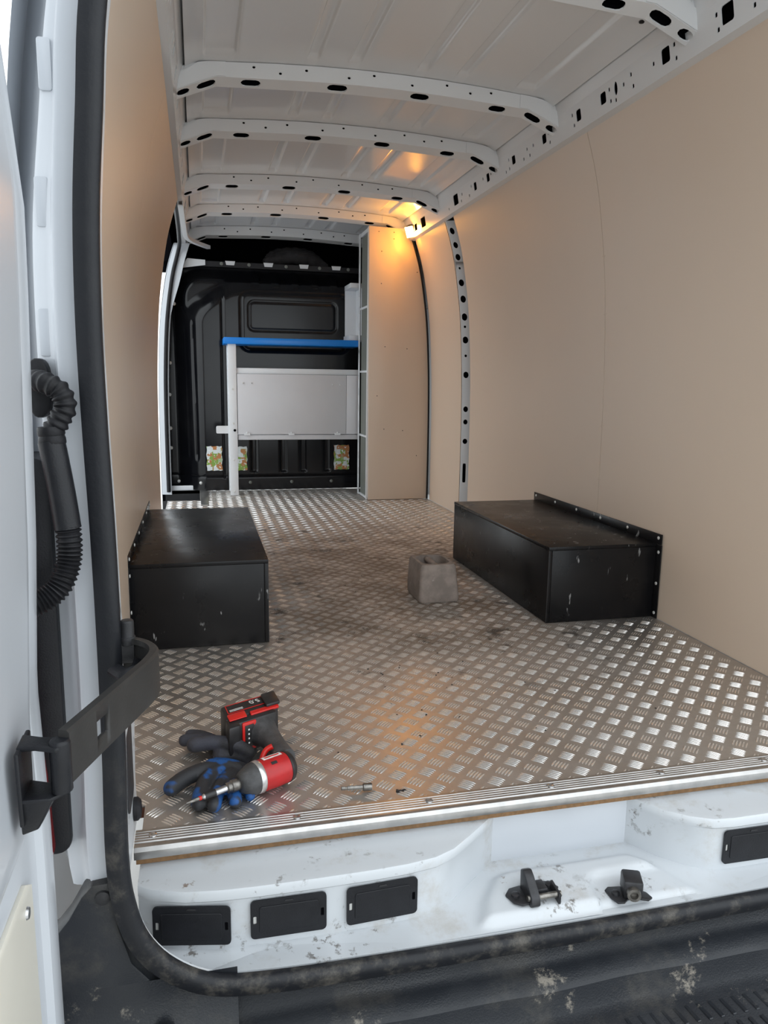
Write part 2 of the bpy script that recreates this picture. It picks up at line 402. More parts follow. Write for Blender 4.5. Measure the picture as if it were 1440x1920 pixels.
st.build('pillar_strip', ['shelf_white', 'black_and_shade'], wr, smooth=30, label='white perforated steel pillar')
for y, z in [(1.70, .25+.17*k) for k in range(8)]+[(.428, .22+.21*k) for k in range(6)]+[(.412, .22+.21*k) for k in range(6)]:
    MB().lathe([(0, .0035), (.001, .003), (.0012, 0)], (wx(z)-.0001, y, z), (-1, 0, 0), 8).build('panel_screw', 'cream', wr)

# ------------------------------------------------------------------ left wall up to the side door
wl = side_grid(-1, -1.05, 1.985, .055, -.45, 1.78).build('wall_left', 'white', recentre=False, smooth=60, label='left side of the van lined with cream plywood', cat='wall', kind='structure')
for y0, y1 in ((-1.02, .418), (.421, 1.95)):
    side_grid(-1, y0, y1, 0, .001, ZT).build('lining_panel', 'cream', wl, smooth=60, solid=-.006)
MB().grid(lin(.0, 1.69, 30), [0, .055], lambda z, t: (-(wx(z)+t), 1.972, z)).build('door_jamb', 'white', wl, smooth=50, solid=.004)
# front corner of the body beyond the side door
MB().grid(lin(3.29, 3.9, 4), lin(-.4, 1.78, 30), lambda y, z: (-(wx(z)+.05), y, z)).build('front_corner_panel', 'black_and_shade', wl, smooth=60, solid=-.004)
MB().grid(lin(-.02, 1.70, 26), [0, 1], lambda z, t: (-(wx(z)+.052)+t*(.07+.035*sstep(1.2, 1.5, z)), 3.295-.02*t, z)).build('door_post', 'white', wl, smooth=50, solid=.004)
# step well under the side door
sw = MB()
sw.grid([-.90, WELL[0]], [WELL[1], WELL[2]], lambda a, b: (a, b, -.16))
sw.grid([-.90, WELL[0]], [-.16, 0], lambda a, b: (a, WELL[2], b)); sw.grid([-.90, WELL[0]], [-.16, 0], lambda a, b: (a, WELL[1], b)); sw.grid([WELL[1], WELL[2]], [-.16, 0], lambda a, b: (WELL[0], a, b))
sw.build('step_well', 'plastic_mid', floor)
MB().box((-.655, 2.64, .0006), (-.606, 3.345, .004)).build('trim_strip', 'alu_trim', floor, bevel=.001)
MB().box((-.868, 3.335, 0), (.42, 3.352, .034)).box((-.868, 3.352, .0), (.42, 3.40, .004)).build('angle_strip', 'shelf_white', floor, bevel=.002)

# ------------------------------------------------------------------ ceiling: pressed skin, bows, side rails
BOW = [-.25, .575, 1.16, 2.04, 2.75]
ribs_x = [(-.555, .052), (-.245, .020), (-.10, .020), (.14, .020), (.285, .020), (.53, .036)]
def zskin(x, y):
    z = skin(x); ends = [-1.0]+BOW+[3.46]
    e = min(abs(y-(b+.025)) for b in ends); f = sstep(.075, .115, e)
    for cx, hw in ribs_x:
        t = 1-sstep(hw-.007, hw+.003, abs(x-cx)); z += .014*t*f
    return z
sxs = sorted(set([round(v, 4) for v in lin(-.668, .668, 60)]+[round(c+s*(h+d), 4) for c, h in ribs_x for s in (-1, 1) for d in (-.008, -.005, -.002, .001, .004)]))
sys_ = sorted(set([round(v, 3) for v in lin(-1.04, 3.9, 46)]+[round(b+.025+s*d, 3) for b in [-1.0]+BOW+[3.46] for s in (-1, 1) for d in (.072, .085, .095, .105, .118)]))
ceil = MB().grid(sxs, sys_, lambda x, y: (x, y, zskin(x, y))).build('ceiling', 'roof', recentre=False, smooth=40, orient=False, label='white pressed steel van roof with lengthwise ribs', cat='ceiling', kind='structure')
zb_t = [(0, 1.813), (.16, 1.810), (.30, 1.805), (.45, 1.797), (.565, 1.792), (.712, 1.733), (.73, 1.727)]
def zb(x): return interp(zb_t, abs(x))
def bow(y0, drop=0., xr=.712):
    b = MB(); wdt = .052
    cuts = [-xr, -.635, -.565, -.515, -.37, -.225, -.075, .075, .225, .37, .515, .565, .635, xr]
    under = {(-xr, -.635): ('s', -.677, .040, .0125), (-.635, -.565): ('s', -.600, .058, .013), (-.515, -.37): ('s', -.45, .062, .013), (-.225, -.075): ('s', -.148, .066, .0135), (.075, .225): ('s', .155, .064, .0135), (.37, .515): ('s', .455, .060, .0135), (.565, .635): ('s', .598, .058, .013), (.635, xr): ('s', .678, .040, .0125)}
    face = {(-.515, -.37): [(-.44, .72)], (-.37, -.225): [(-.35, .40), (-.26, .68)], (-.225, -.075): [(-.11, .42)], (-.075, .075): [(-.02, .72)], (.075, .225): [(.12, .40)], (.225, .37): [(.25, .72), (.34, .45)], (.37, .515): [(.42, .70)], (.635, xr): [(.665, .55)]}
    for a, c in zip(cuts, cuts[1:]):
        hs = []
        if (a, c) in under: _, cx, L, r = under[(a, c)]; hs = [slot(cx, .026, L*1.1, r*1.35, 6)]
        b.plate([(a, 0), (c, 0), (c, wdt), (a, wdt)], hs, lambda u, v, d: (u, y0+v, zb(u)-drop+.014*(1-v/wdt)-.002+d), .004)
        fh = [sell(cx, t, .0055, .085, 10) for cx, t in face.get((a, c), [])]
        b.plate([(a, 0), (c, 0), (c, 1), (a, 1)], fh, lambda u, v, d: (u, y0-.004*v+d, zb(u)+.012-drop+(skin(u)-.0135-zb(u)+drop)*v), .004)
        b.grid([a, c], [0, 1], lambda u, v: (u, y0+wdt+.004*v, zb(u)-drop+(skin(u)-.0015-zb(u)+drop)*v))
        b.grid([a, c], [.004, wdt-.004], lambda u, v: (u, y0+v, zb(u)-drop+.026), m=1)  # this and the next two: black liners, painted shade inside the bow
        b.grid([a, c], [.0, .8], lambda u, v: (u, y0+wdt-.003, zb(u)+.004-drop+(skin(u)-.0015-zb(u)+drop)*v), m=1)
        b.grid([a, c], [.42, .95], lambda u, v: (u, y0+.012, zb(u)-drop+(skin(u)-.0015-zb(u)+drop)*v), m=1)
    o = b.build('roof_bow', ['roof', 'black_and_shade'], ceil, smooth=20)
    for s in (-1, 1):
        e = MB(); xs = lin(.535, .716, 7)
        e.grid([s*x for x in xs], lin(.03, .97, 4), lambda u, v: (u, y0-.0035-.004*v, zb(u)+.012-drop+(skin(u)-.012-.012*sstep(.60, .70, abs(u))-zb(u)+drop)*v))
        e.build('end_bracket', 'roof', o, smooth=40, solid=.002)
    return o
for y in BOW: bow(y)
bow(3.46, .012)
big = [(-.62, .021, .021), (-.374, .024, .023), (-.105, .021, .021), (.249, .019, .018), (.42, .018, .019), (.70, .019, .017), (1.00, .019, .017), (1.30, .019, .018), (1.47, .019, .018), (1.76, .036, .026), (2.36, .045, .028), (2.52, .028, .02)]
sml = [(-.331, .70), (-.336, .28), (-.471, .30), (-.148, .70), (-.153, .28), (-.044, .55), (-.107, .22), (.077, .70), (.069, .30), (.208, .70), (.204, .30), (.122, .55), (.173, .22), (.465, .70), (.457, .30), (.66, .68), (.655, .28), (.80, .6), (.84, .3), (.86, .62), (.90, .3), (1.05, .7), (1.05, .3), (1.09, .25), (1.26, .65), (1.36, .65), (1.37, .3), (1.52, .7), (1.56, .3), (1.60, .65), (1.66, .62), (1.68, .3), (1.84, .28), (1.88, .3)]
ovl = [(.168, .60), (.84, .98), (.93, .62), (1.66, .99)]
def rail(sgn):
    A = (.706, 1.698); B = (.689, 1.786); D = (.668, 1.8425)
    L = math.hypot(A[0]-B[0], A[1]-B[1])
    fn = lambda a, b, d: (sgn*(A[0]+(B[0]-A[0])*b/L+d), a, A[1]+(B[1]-A[1])*b/L+d*.2)
    b_ = MB(); cuts = [-1.04, -.75, -.52, -.25, .0, .225, .44, .575, .76, .92, 1.16, 1.38, 1.60, 1.83, 2.04, 2.25, 2.44, 2.62, 3.0, 3.46, 3.9]
    for a, c in zip(cuts, cuts[1:]):
        hs = [rrect(y-ry, L*.56-rz, y+ry, L*.56+rz, .007, 3) for y, ry, rz in big if a+ry < y < c-ry]
        taken = [(y-ry-.008, y+ry+.008) for y, ry, rz in big]
        for y, t in sml:
            if a+.01 < y < c-.01 and not any(p < y < q for p, q in taken): hs.append(rrect(y-.0055, L*t-.006, y+.0055, L*t+.006, .002, 1))
        for y, t in ovl[:1]:
            if a+.02 < y < c-.02: hs.append(sell(y, L*t, .011, .021, 14))
        b_.plate([(a, 0), (c, 0), (c, L), (a, L)], hs, fn, .003)
        b_.grid([a, c], [.002, L-.002], lambda u, v: fn(u, v, .03), m=1)  # black sheet as the painted shade seen through the holes
    b_.grid([-1.04, 3.9], [0, 1], lambda y, t: (sgn*(.736+(A[0]-.736)*t), y, 1.6935+(A[1]-1.6935)*t))
    b_.grid(lin(-1.04, 3.9, 2), [0, .35, 1], lambda y, t: (sgn*(B[0]+(D[0]-B[0])*t), y, B[1]+(D[1]-B[1])*(t**.8)))
    # black sheets box the rail in behind, painting shade into its holes
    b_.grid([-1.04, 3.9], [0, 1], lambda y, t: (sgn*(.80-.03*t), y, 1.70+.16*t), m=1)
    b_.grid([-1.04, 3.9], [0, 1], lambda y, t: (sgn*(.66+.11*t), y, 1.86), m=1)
    b_.build('side_rail', ['roof', 'black_and_shade'], ceil, smooth=20, orient=True)
    b2 = MB().grid([-1.04, 3.9], [0, 1], lambda y, t: (sgn*(.733+.012*t), y, 1.6945+.0*t))
for s in (-1, 1): rail(s)
for b0 in BOW[:4]:
    for s in (-1, 1):
        for dy in (.135, .175):
            MB().lathe([(-.001, .010), (.002, .0095), (.0035, .005), (.0037, 0)], (s*.632, b0+dy, skin(.632)), (0, 0, -1), 12).build('rubber_plug', 'rubber', ceil)
# ------------------------------------------------------------------ bulkhead to the cab
def sdf_rr(x, z, x0, z0, x1, z1, r):
    cx, cz = (x0+x1)/2, (z0+z1)/2; qx = abs(x-cx)-(x1-x0)/2+r; qz = abs(z-cz)-(z1-z0)/2+r
    return math.hypot(max(qx, 0), max(qz, 0))+min(max(qx, qz), 0)-r
def groove(d, w, h): return -h*math.exp(-(d/w)**2)
def bulk(x, z):
    d = 0.
    d += .055*sstep(.0, .10, -sdf_rr(x, z, -.81, -.5, 1.2, 1.555, .20))
    d += .085*sstep(0, .15, -sdf_rr(x, z, -.76, -.5, 1.2, 1.41+.11*sstep(-.62, -.36, x), .24))
    d += groove(sdf_rr(x, z, -.345, 1.0, .42, 1.40, .06), .009, .009)
    d += groove(sdf_rr(x, z, -.29, 1.14, .325, 1.335, .035), .006, .006)
    f = sstep(.2, .26, z)*(1-sstep(1.16, 1.22, z))
    d += (groove(abs(x+.665+.01*z), .008, .012)+groove(abs(x+.715+.01*z), .007, .008))*f
    d += groove(abs(x+.475), .008, .012)*sstep(.08, .12, z)*(1-sstep(1.36, 1.42, z))
    for cx in (-.27, -.06, .085, .26): d += -.016*(1-sstep(-.004, .004, sdf_rr(x, z, cx-.022, .135, cx+.022, .40, .006)))
    d += groove(abs(z-.105), .006, .008)
    for cx in (-.24, -.10, .04, .18, .32): d += .012*(1-sstep(-.01, .012, sdf_rr(x, z, cx-.03, 1.44, cx+.03, 1.54, .02)))
    return 3.415-d
wf = MB().grid(lin(-.872, .80, 200), lin(.003, 1.60, 190), lambda x, z: (max(x, -wx(z)-.012), bulk(x, z), z)).build('wall_front', 'bulkhead', recentre=False, smooth=60, label='glossy black pressed steel bulkhead to the cab', cat='wall', kind='structure')
for z in (.904, .681, .442, .301):
    MB().lathe([(0, .013), (.004, .012), (.007, .006), (.0075, 0)], (-.852+.012*sstep(.6, .9, z), 3.414, z), (0, -1, 0), 14).build('bolt_cap', 'screw', wf)
for x in (-.805, -.65, -.30, .0, .295):
    yy = bulk(x, .058)
    MB().lathe([(0, .012), (.004, .011), (.007, .006), (.0075, 0)], (x, yy, .058), (0, -1, 0), 14).build('bolt_cap', 'screw' if x < -.5 else 'shelf_grey', wf)
MB().lathe([(0, .013), (.004, .012), (.0075, 0)], (-.80, 3.40, 1.31), (0, -1, 0), 14).build('bolt_cap', 'screw', wf)
MB().tube(cat([(-.818, 3.365, 1.29), (-.822, 3.345, 1.26), (-.838, 3.335, 1.0), (-.848, 3.345, .90), (-.848, 3.37, .87)], 6), .009, 10).build('grab_handle', 'plastic', wf)
MB().box((-.300, 3.298, 1.335), (-.290, 3.306, 1.352)).build('clip', 'screw', wf, bevel=.002)
for x0, x1, z0, z1 in ((-.605, -.498, .148, .322), (-.405, -.322, .147, .318), (.315, .428, .144, .325)):
    yy = min(bulk(x0, .23), bulk(x1, .23), bulk((x0+x1)/2, .2))
    MB().grid(lin(x0, x1, 8), lin(z0, z1, 10), lambda a, b: (a+.003*math.sin(b*90), yy-.004-.0015*math.sin(a*130+b*70), b+.002*math.sin(a*150))).build('foil_patch', 'foil', wf, smooth=50, solid=.003, label='foil patch printed in orange, green and white')
# top flange with white tabs and the dark overhead space
MB().box((-.86, 3.36, 1.592), (.80, 3.90, 1.602)).build('overhead_shelf', 'black_and_shade', wf)
MB().box((-.72, 3.352, 1.566), (.78, 3.36, 1.602)).build('top_flange', 'plastic', wf)
MB().prism([(-.745, 1.545), (-.58, 1.572), (-.58, 1.606), (-.70, 1.612)], 3.338, 3.342, lambda a, b, c: (a, c, b)).build('corner_gusset', 'shelf_white', wf)
for x in (-.145, -.41, .107, .341):
    MB().prism([(x-.034, 1.607), (x-.027, 1.580), (x+.027, 1.580), (x+.034, 1.607)], 3.344, 3.349, lambda a, b, c: (a, c, b)).build('white_tab', 'shelf_white', wf)
for x in (-.64, -.47, -.28, -.02, .22, .43):
    MB().lathe([(0, .012), (.005, .011), (.008, 0)], (x, 3.350, 1.588), (0, -1, 0), 12).build('flange_bolt', 'shelf_grey', wf)
MB().box((-.9, 3.88, 1.58), (.82, 3.9, 1.90)).build('overhead_back', 'black_and_shade', wf)
# outer roof and its side coves, closing the body above the lining
ro_ = MB()
ro_.grid(lin(-1.06, 3.9, 8), lin(-1, 1, 21), lambda y, t: (t*.70, y, 1.93-.05*abs(t)**2.5))
for s in (-1, 1): ro_.grid(lin(-1.06, 3.9, 2), lin(0, 1, 5), lambda y, t: (s*(.70+(wx(1.78)+.056-.70)*t), y, 1.88-.105*t))
ro_.build('outer_roof', 'white', ceil, smooth=50)

# ------------------------------------------------------------------ rear aperture: pillars, return, sill
SP = [(-.700, 1.66), (-.735, 1.45), (-.768, 1.264), (-.779, 1.139), (-.789, 1.01), (-.793, .875), (-.792, .734), (-.789, .586), (-.788, .431), (-.789, .268), (-.792, .10), (-.785, .014), (-.765, -.054), (-.723, -.109), (-.658, -.148), (-.56, -.162), (-.395, -.167), (-.2, -.169), (0, -.170)]
half = [(p.x, p.y) for p in cat([(x, z, 0) for x, z in SP], 5)]
top_ = [(-.66, 1.73), (-.60, 1.765), (-.3, 1.775), (0, 1.776)][::-1]
leftside = [(p.x, p.y) for p in cat([(x, z, 0) for x, z in top_], 4)][:-1]+[( -.685, 1.70)]+half
loop = leftside+[(-x, z) for x, z in leftside[::-1][1:-1]]
def inward(i, d):                             # point i of the loop shifted towards the opening
    n = len(loop); a = Vector((*loop[i-1], 0)); b = Vector((*loop[(i+1) % n], 0)); t = (b-a).normalized()
    nrm = Vector((-t.y, t.x, 0)); p = Vector((*loop[i], 0))
    if (p+nrm*.01-Vector((0, .8, 0))).length > (p-Vector((0, .8, 0))).length: nrm = -nrm
    return p+nrm*d
def yend(z): return -1.115+.135*(1-sstep(.33, .46, z))*sstep(.02, .07, z)+.02*(1-sstep(-.16, -.10, z))
ap = MB(); rows = []
for i in range(len(loop)):
    ye = yend(loop[i][1]); z_ = loop[i][1]; fl_ = .075*(1-sstep(.01, .06, z_))*sstep(-.166, -.13, z_)
    pp_ = [inward(i, .0135-fl_*t) for t in (0, .25, .5, .75, 1)]
    rows.append([(p.x, -1.145+(ye+1.145)*t, p.y) for p, t in zip(pp_, (0, .25, .5, .75, 1))])
n_ = len(rows)
ap.add([q for r in rows for q in r], [(i*5+j, ((i+1) % n_)*5+j, ((i+1) % n_)*5+j+1, i*5+j+1) for i in range(n_) for j in range(4)])
sill = ap.build('trim_2', 'white_dirty', recentre=False, smooth=50, solid=.003, label='dirty white painted rear sill and door opening edge', cat='rear sill', kind='structure')
# raised latch platform pressed into the lower ledge
pf = [(-.205, -1.137), (-.175, -1.075), (-.135, -1.025), (-.105, -1.012), (.16, -1.010), (.19, -1.035), (.255, -1.137)]
def plat(x, y):
    z = -.1545+.012*sstep(-1.14, -1.02, y)
    d = min(((x-ax)*(by-ay)-(y-ay)*(bx-ax))/math.hypot(bx-ax, by-ay) for (ax, ay), (bx, by) in zip(pf, pf[1:]))
    h = .016*sstep(-.006, .022, d)*sstep(-1.138, -1.118, y)
    dip = .010*(1-sstep(-.004, .012, sdf_rr(x, y, .045, -1.2, .30, -1.065, .03)))
    return z+h-dip*sstep(0, .02, d)
MB().grid(lin(-.765, .765, 190), lin(-1.142, -.958, 34), lambda x, y: (x, y, max(plat(x, y), -.157 if abs(x) < .6 else -9))).build('latch_platform', 'white_dirty', sill, smooth=60)
lf = [(-.776, -.962), (-.777, -1.045), (-.755, -1.062), (-.70, -1.080), (-.64, -1.088), (-.585, -1.091), (-.48, -1.0925), (-.384, -1.092), (-.32, -1.089), (-.265, -1.081), (-.225, -1.064), (-.18, -1.030), (-.125, -.985), (-.108, -.966)]
rf = [(.776, -.962), (.776, -1.09), (.60, -1.091), (.423, -1.0905), (.345, -1.0905), (.305, -1.086), (.265, -1.067), (.225, -1.035), (.192, -.985), (.180, -.966)]
for pts in (lf, rf):
    base = [(x, y+.004) if -1.2 < y < -.97 else (x, y) for x, y in pts]
    s_ = MB(); k = len(pts)
    lv = [(-.158, 0.), (-.060, 0.), (-.055, -.005), (-.042, -.0055), (-.037, -.003), (-.0355, .004)]
    R = [[(x, y-(0 if y > -.97 else -.001)+(o_ if y < -.97 else 0), z) for x, y in base] for z, o_ in lv]
    s_.rings(R, True)
    s_.build('sill_shelf', 'white_dirty', sill, smooth=40)
MB().box((-.13, -.970, -.158), (.20, -.962, -.036)).build('sill_back_panel', 'white', sill)
def face_at(x, pts):
    for (ax, ay), (bx, by) in zip(pts, pts[1:]):
        if min(ax, bx) <= x <= max(ax, bx) and abs(bx-ax) > 1e-4:
            return ay+(by-ay)*(x-ax)/(bx-ax), math.atan2((by-ay)*(1 if bx > ax else -1), abs(bx-ax))
    return -1.09, 0
for cx, pts in ((-.690, lf), (-.530, lf), (-.366, lf), (.392, rf)):
    y0, a0 = face_at(cx-.062, pts); y1, a1 = face_at(cx+.062, pts); an = math.atan2(y1-y0, .124); yc = min((y0+y1)/2, face_at(cx, pts)[0])+.004-.001
    R = Matrix.Rotation(an, 3, 'Z'); o_ = Vector((cx, yc-.0005, -.0985))
    tf = lambda a, b, c: tuple(R@Vector((a, -c, b))+o_)
    cv = MB(); hw, hh = .0645, .0355
    cv.plate(rrect(-hw, -hh, hw, hh, .008), [rrect(-.060, -.008, -.0545, .007, .001, 1), rrect(.0545, -.008, .060, .007, .001, 1)], lambda a, b, d: tf(a, b, .0035-d), .0035)
    cover = cv.build('cover_plate', 'plastic', sill, smooth=30, orient=True)
    MB().prism(rrect(-.050, -.024, .050, .024, .004), .0033, .0050, tf).build('raised_field', 'plastic', cover, bevel=.0006, seg=1)
    for s in (-1, 1):
        MB().prism([(s*.0573-.0028, -.008), (s*.0573+.0028, -.008), (s*.0573+.0028, .007), (s*.0573-.0028, .007)], .0, .0008, tf).build('slot_clip', 'screw' if s < 0 else 'black_and_shade', cover)
    MB().prism([(-.008, .0295), (.008, .0295), (.006, .0325), (-.006, .0325)], .0033, .0046, tf).build('release_tab', 'plastic_mid', cover)
# the two door catches on the sill
la = MB(); zc = plat(-.08, -1.09)+.0008
la.prism([(-.131, -1.085), (-.118, -1.070), (-.095, -1.066), (-.085, -1.072), (-.062, -1.060), (-.035, -1.066), (-.024, -1.085), (-.034, -1.098), (-.062, -1.104), (-.085, -1.114), (-.110, -1.118), (-.124, -1.108)], zc, zc+.004)
l1 = la.build('door_catch', 'latch', sill, bevel=.0012, label='black hinged door catch with crossbar')
hk = MB(); hk.prism([(-1.070, zc), (-1.118, zc-.006), (-1.126, zc+.002), (-1.122, zc+.016), (-1.092, zc+.040), (-1.080, zc+.046), (-1.068, zc+.040)], -.096, -.078, lambda a, b, c: (c, a, b))
hk.build('hook_block', 'latch', l1, bevel=.003)
MB().prism([(-1.085, zc), (-1.122, zc-.004), (-1.122, zc+.016), (-1.085, zc+.020)], -.042, -.037, lambda a, b, c: (c, a, b)).build('side_lug', 'latch', l1, bevel=.001)
MB().tube([(-.100, -1.113, zc+.011), (-.034, -1.113, zc+.011)], .0055, 12).build('crossbar', 'steel_dark', l1)
MB().box((-.078, -1.106, zc+.008), (-.056, -1.078, zc+.020)).build('spring_leaf', 'latch', l1, bevel=.002)
for x, y in ((-.114, -1.092), (-.040, -1.078)): MB().lathe([(0, .0085), (.004, .008), (.006, .004), (.0062, 0)], (x, y, zc+.004), (0, 0, 1), 8).build('bolt', 'latch', l1)
lb = MB(); zc = plat(.105, -1.115)+.0008
lb.prism([(.066, -1.097), (.076, -1.090), (.118, -1.097), (.140, -1.120), (.143, -1.136), (.132, -1.141), (.112, -1.131), (.096, -1.130), (.085, -1.137), (.072, -1.135), (.067, -1.120)], zc, zc+.004)
l2 = lb.build('door_striker', 'latch', sill, bevel=.0012, label='black striker block with round socket')
R = Matrix.Rotation(math.radians(-22), 3, 'Z')
MB().box((-.018, -.024, 0), (.018, .018, .036), R, (.112, -1.112, zc+.003)).build('striker_block', 'latch', l2, bevel=.005)
MB().lathe([(0, .013), (.010, .0125), (.010, .0075), (.001, .007), (.001, 0)], R@Vector((.0, -.024, .016))+Vector((.112, -1.112, zc+.003)), R@Vector((0, -1, 0)), 18).build('socket_ring', 'steel_dark', l2)
MB().lathe([(0, .008), (.004, .0075), (.006, .004), (.0062, 0)], (.080, -1.112, zc+.004), (0, 0, 1), 8).build('bolt', 'latch', l2)

# left and right rear pillars
def pillar(sgn, nm, lab):
    sec = [(.010, -1.132), (-.014, -1.134), (-.040, -1.136), (-.046, -1.133), (-.050, -1.122), (-.053, -1.110), (-.060, -1.104), (-.070, -1.102), (-.0765, -1.098), (-.079, -1.088), (-.0795, -1.07), (-.105, -1.0), (-.14, -.95), (-.145, -.6)]
    pts = [q for q in half if q[1] > -.03]
    pts = [(-.66, 1.80)]+pts
    P = MB(); z_n = len(pts); S = len(sec)
    zz_ = lin(1.80, .02, 60); tb = sorted([(z, x) for x, z in pts]); xs_ = lambda z: interp(tb, z)
    rows = [[(sgn*(xs_(z)+dx+(.010*sstep(.95, 1.3, z) if dx < -.05 else 0)-(.004 if dx < -.05 and z < .12 else 0)), y, z) for dx, y in sec] for z in zz_]
    P.add([q for r in rows for q in r], [(i*S+j, (i+1)*S+j, (i+1)*S+j+1, i*S+j+1) for i in range(len(zz_)-1) for j in range(S-1)])
    o = P.build(nm, 'white', recentre=False, smooth=35, label=lab, cat='pillar', kind='structure')
    if sgn < 0:
        for zc in (1.20, 1.03, .86):
            x = xs_(zc)-.064
            MB().prism(rrect(x-.008, zc-.032, x+.009, zc+.032, .004), -1.1052, -1.100, lambda a, b, c: (a, c, b)).build('pressed_pad', 'white', o, bevel=.001)
    return o
pl = pillar(-1, 'trim_3', 'white painted left rear pillar beside the open door')
pillar(1, 'trim_4', 'white painted right rear pillar')
MB().prism(rrect(-1.125, .135, -1.04, .285, .018), 0, .003, lambda a, b, c: (-.7785+c, a, b)).build('friction_pad', 'plastic_mid', pl, bevel=.001)
MB().lathe([(0, .019), (.006, .019), (.011, .014), (.012, .006), (.010, 0)], (-.7775, -1.035, .098), (1, 0, 0), 20).build('buffer', 'rubber', pl)

# rubber seal round the opening
prof = [(-.0150, -.004), (-.0165, .004), (-.014, .012), (-.006, .016), (.004, .0135), (.010, .012), (.0165, .009), (.0175, .001), (.013, -.006), (0, -.008)]
sm_ = MB(); path = [(x, -1.155, z) for x, z in loop]
sm_.sweep(path, prof, (0, -1, 0), closed=True)
sm_.build('door_seal', 'rubber_dusty', smooth=50, label='black rubber seal running round the rear door opening', cat='door seal')

# bumper
bu = empty('rear_bumper', (0, -1.2, -.6), 'scuffed black plastic rear bumper with a ribbed step', 'bumper')
bp = [(-1.09, -.185), (-1.118, -.205), (-1.135, -.232), (-1.150, -.239), (-1.176, -.243), (-1.188, -.251), (-1.193, -.275), (-1.199, -.290), (-1.215, -.296), (-1.40, -.302), (-1.425, -.315), (-1.435, -.345), (-1.43, -.55), (-1.09, -.55)]
def bfn(a, b, c):
    k = 1-sstep(.60, .80, abs(c)); f = sstep(-1.19, -1.21, a)       # step tread only between the ends
    wob = .004*math.sin(c*9)+.003*math.sin(c*23)
    return (c, a+(1-k)*(-.01)*f+.25*wob, b+((1-k)*.045*(f if b > -.5 else 0))+(0 if b < -.5 else .3*wob))
B = MB(); xs_ = lin(-.775, .90, 90); R = [[bfn(a, b, c) for a, b in bp] for c in xs_]
B.rings(R, True); B.build('bumper_skin', 'bumper', bu, smooth=40)
cp = [(-.95, -.55), (-.62, -.55), (-.62, -.215), (-.680, -.192), (-.735, -.155), (-.780, -.095), (-.797, -.03), (-.800, .030), (-.808, .048), (-.832, .047), (-.848, .030), (-.868, -.005), (-.888, -.030), (-.95, -.05)]
MB().prism(cp, -1.150, -1.105, lambda a, b, c: (a, c, b)).build('corner_panel', 'bumper', bu, bevel=.004)
cb = MB(); ys = lin(0, 1, 14)
cb.grid(lin(-.95, -.62, 14), lin(-.55, -.13, 18), lambda x, z: (x, -1.150-.16*sstep(-.22, -.42, z)*sstep(-.60, -.70, x)-.03*sstep(-.15, -.26, z), z))
cb.build('corner_shoulder', 'bumper', bu, smooth=60)
MB().lathe([(0, .012), (.004, .011), (.006, .005), (.0065, 0)], (-.817, -1.150, .026), (0, -1, 0), 14).build('fixing_screw', 'plastic_mid', bu)
MB().lathe([(0, .016), (.006, .013), (.008, .006), (.009, 0)], (-.735, -1.176, -.205), (0, -1, 0), 14).build('fixing_screw', 'plastic_mid', bu)
for i in range(22):
    x = .045+i*.024
    for j in range(3):
        MB().box((-.0042, -.018, 0), (.0042, .018, .004), Matrix.Rotation(.12, 3, 'Z'), (x, -1.245-j*.047, -.2985)).build('step_rib', 'bumper', bu, bevel=.0014, seg=1)

# tail lamp on the outer corner, mostly behind the open door
tl = empty('tail_lamp', (-.905, -1.09, .09), 'dark red tail lamp beside the open rear door', 'lamp')
MB().prism(rrect(-.925, .085, -.862, .690, .02), -1.118, -1.02, lambda a, b, c: (a, c, b)).build('housing', 'plastic', tl, bevel=.004)
MB().prism([(-.985, .09), (-.884, .09), (-.889, .22), (-.905, .40), (-.915, .68), (-.985, .68)], -1.150, -1.05, lambda a, b, c: (a, c, b)).build('lens', 'red_lens', tl, bevel=.01, seg=3)

# ------------------------------------------------------------------ left rear door, standing open
dr = empty('door_1', (-.90, -1.2, -.3), 'white left rear door of the van standing open', 'door', kind='structure')
xd_t = [(-.35, -.868), (.2, -.868), (.4, -.873), (.6, -.862), (.9, -.853), (1.0, -.851), (1.14, -.862), (1.4, -.885), (1.75, -.92)]
def xd(z): return interp(xd_t, z)
D = MB()
sec = [(-1.205, -.075), (-1.205, -.010), (-1.210, -.002), (-1.222, 0), (-1.250, 0), (-1.258, -.003), (-1.264, -.012), (-1.275, -.016), (-1.99, -.016), (-2.0, -.02), (-2.0, -.075)]
zz_ = lin(-.30, 1.72, 60)
D.rings([[(xd(z)+dx, y, z) for y, dx in sec] for z in zz_], True)
D.build('door_shell', 'white', dr, smooth=35)
bl = MB()                                     # pressed inner panel bulging inwards above the lining
def blister(y, z):
    d = -sdf_rr(y, z, -1.97, .245+.17*sstep(-1.34, -1.28, y)*0, -1.283, 1.66, .09)
    return (xd(z)-.017+.030*sstep(0, .05, d), y, z)
bl.grid(lin(-1.975, -1.275, 60), lin(.235, 1.67, 90), blister)
bl.build('inner_panel', 'white', dr, smooth=60)
MB().prism([(-1.30, -.27), (-1.30, .165), (-1.33, .185), (-1.97, .225), (-1.97, -.27)], 0, .006, lambda a, b, c: (xd(b)-.0165+c, a, b)).build('door_lining', 'cream_trim', dr, bevel=.001)
MB().lathe([(0, .008), (.003, .007), (.004, 0)], (xd(.15)-.0105, -1.335, .150), (1, 0, 0), 10).build('lining_screw', 'steel', dr)
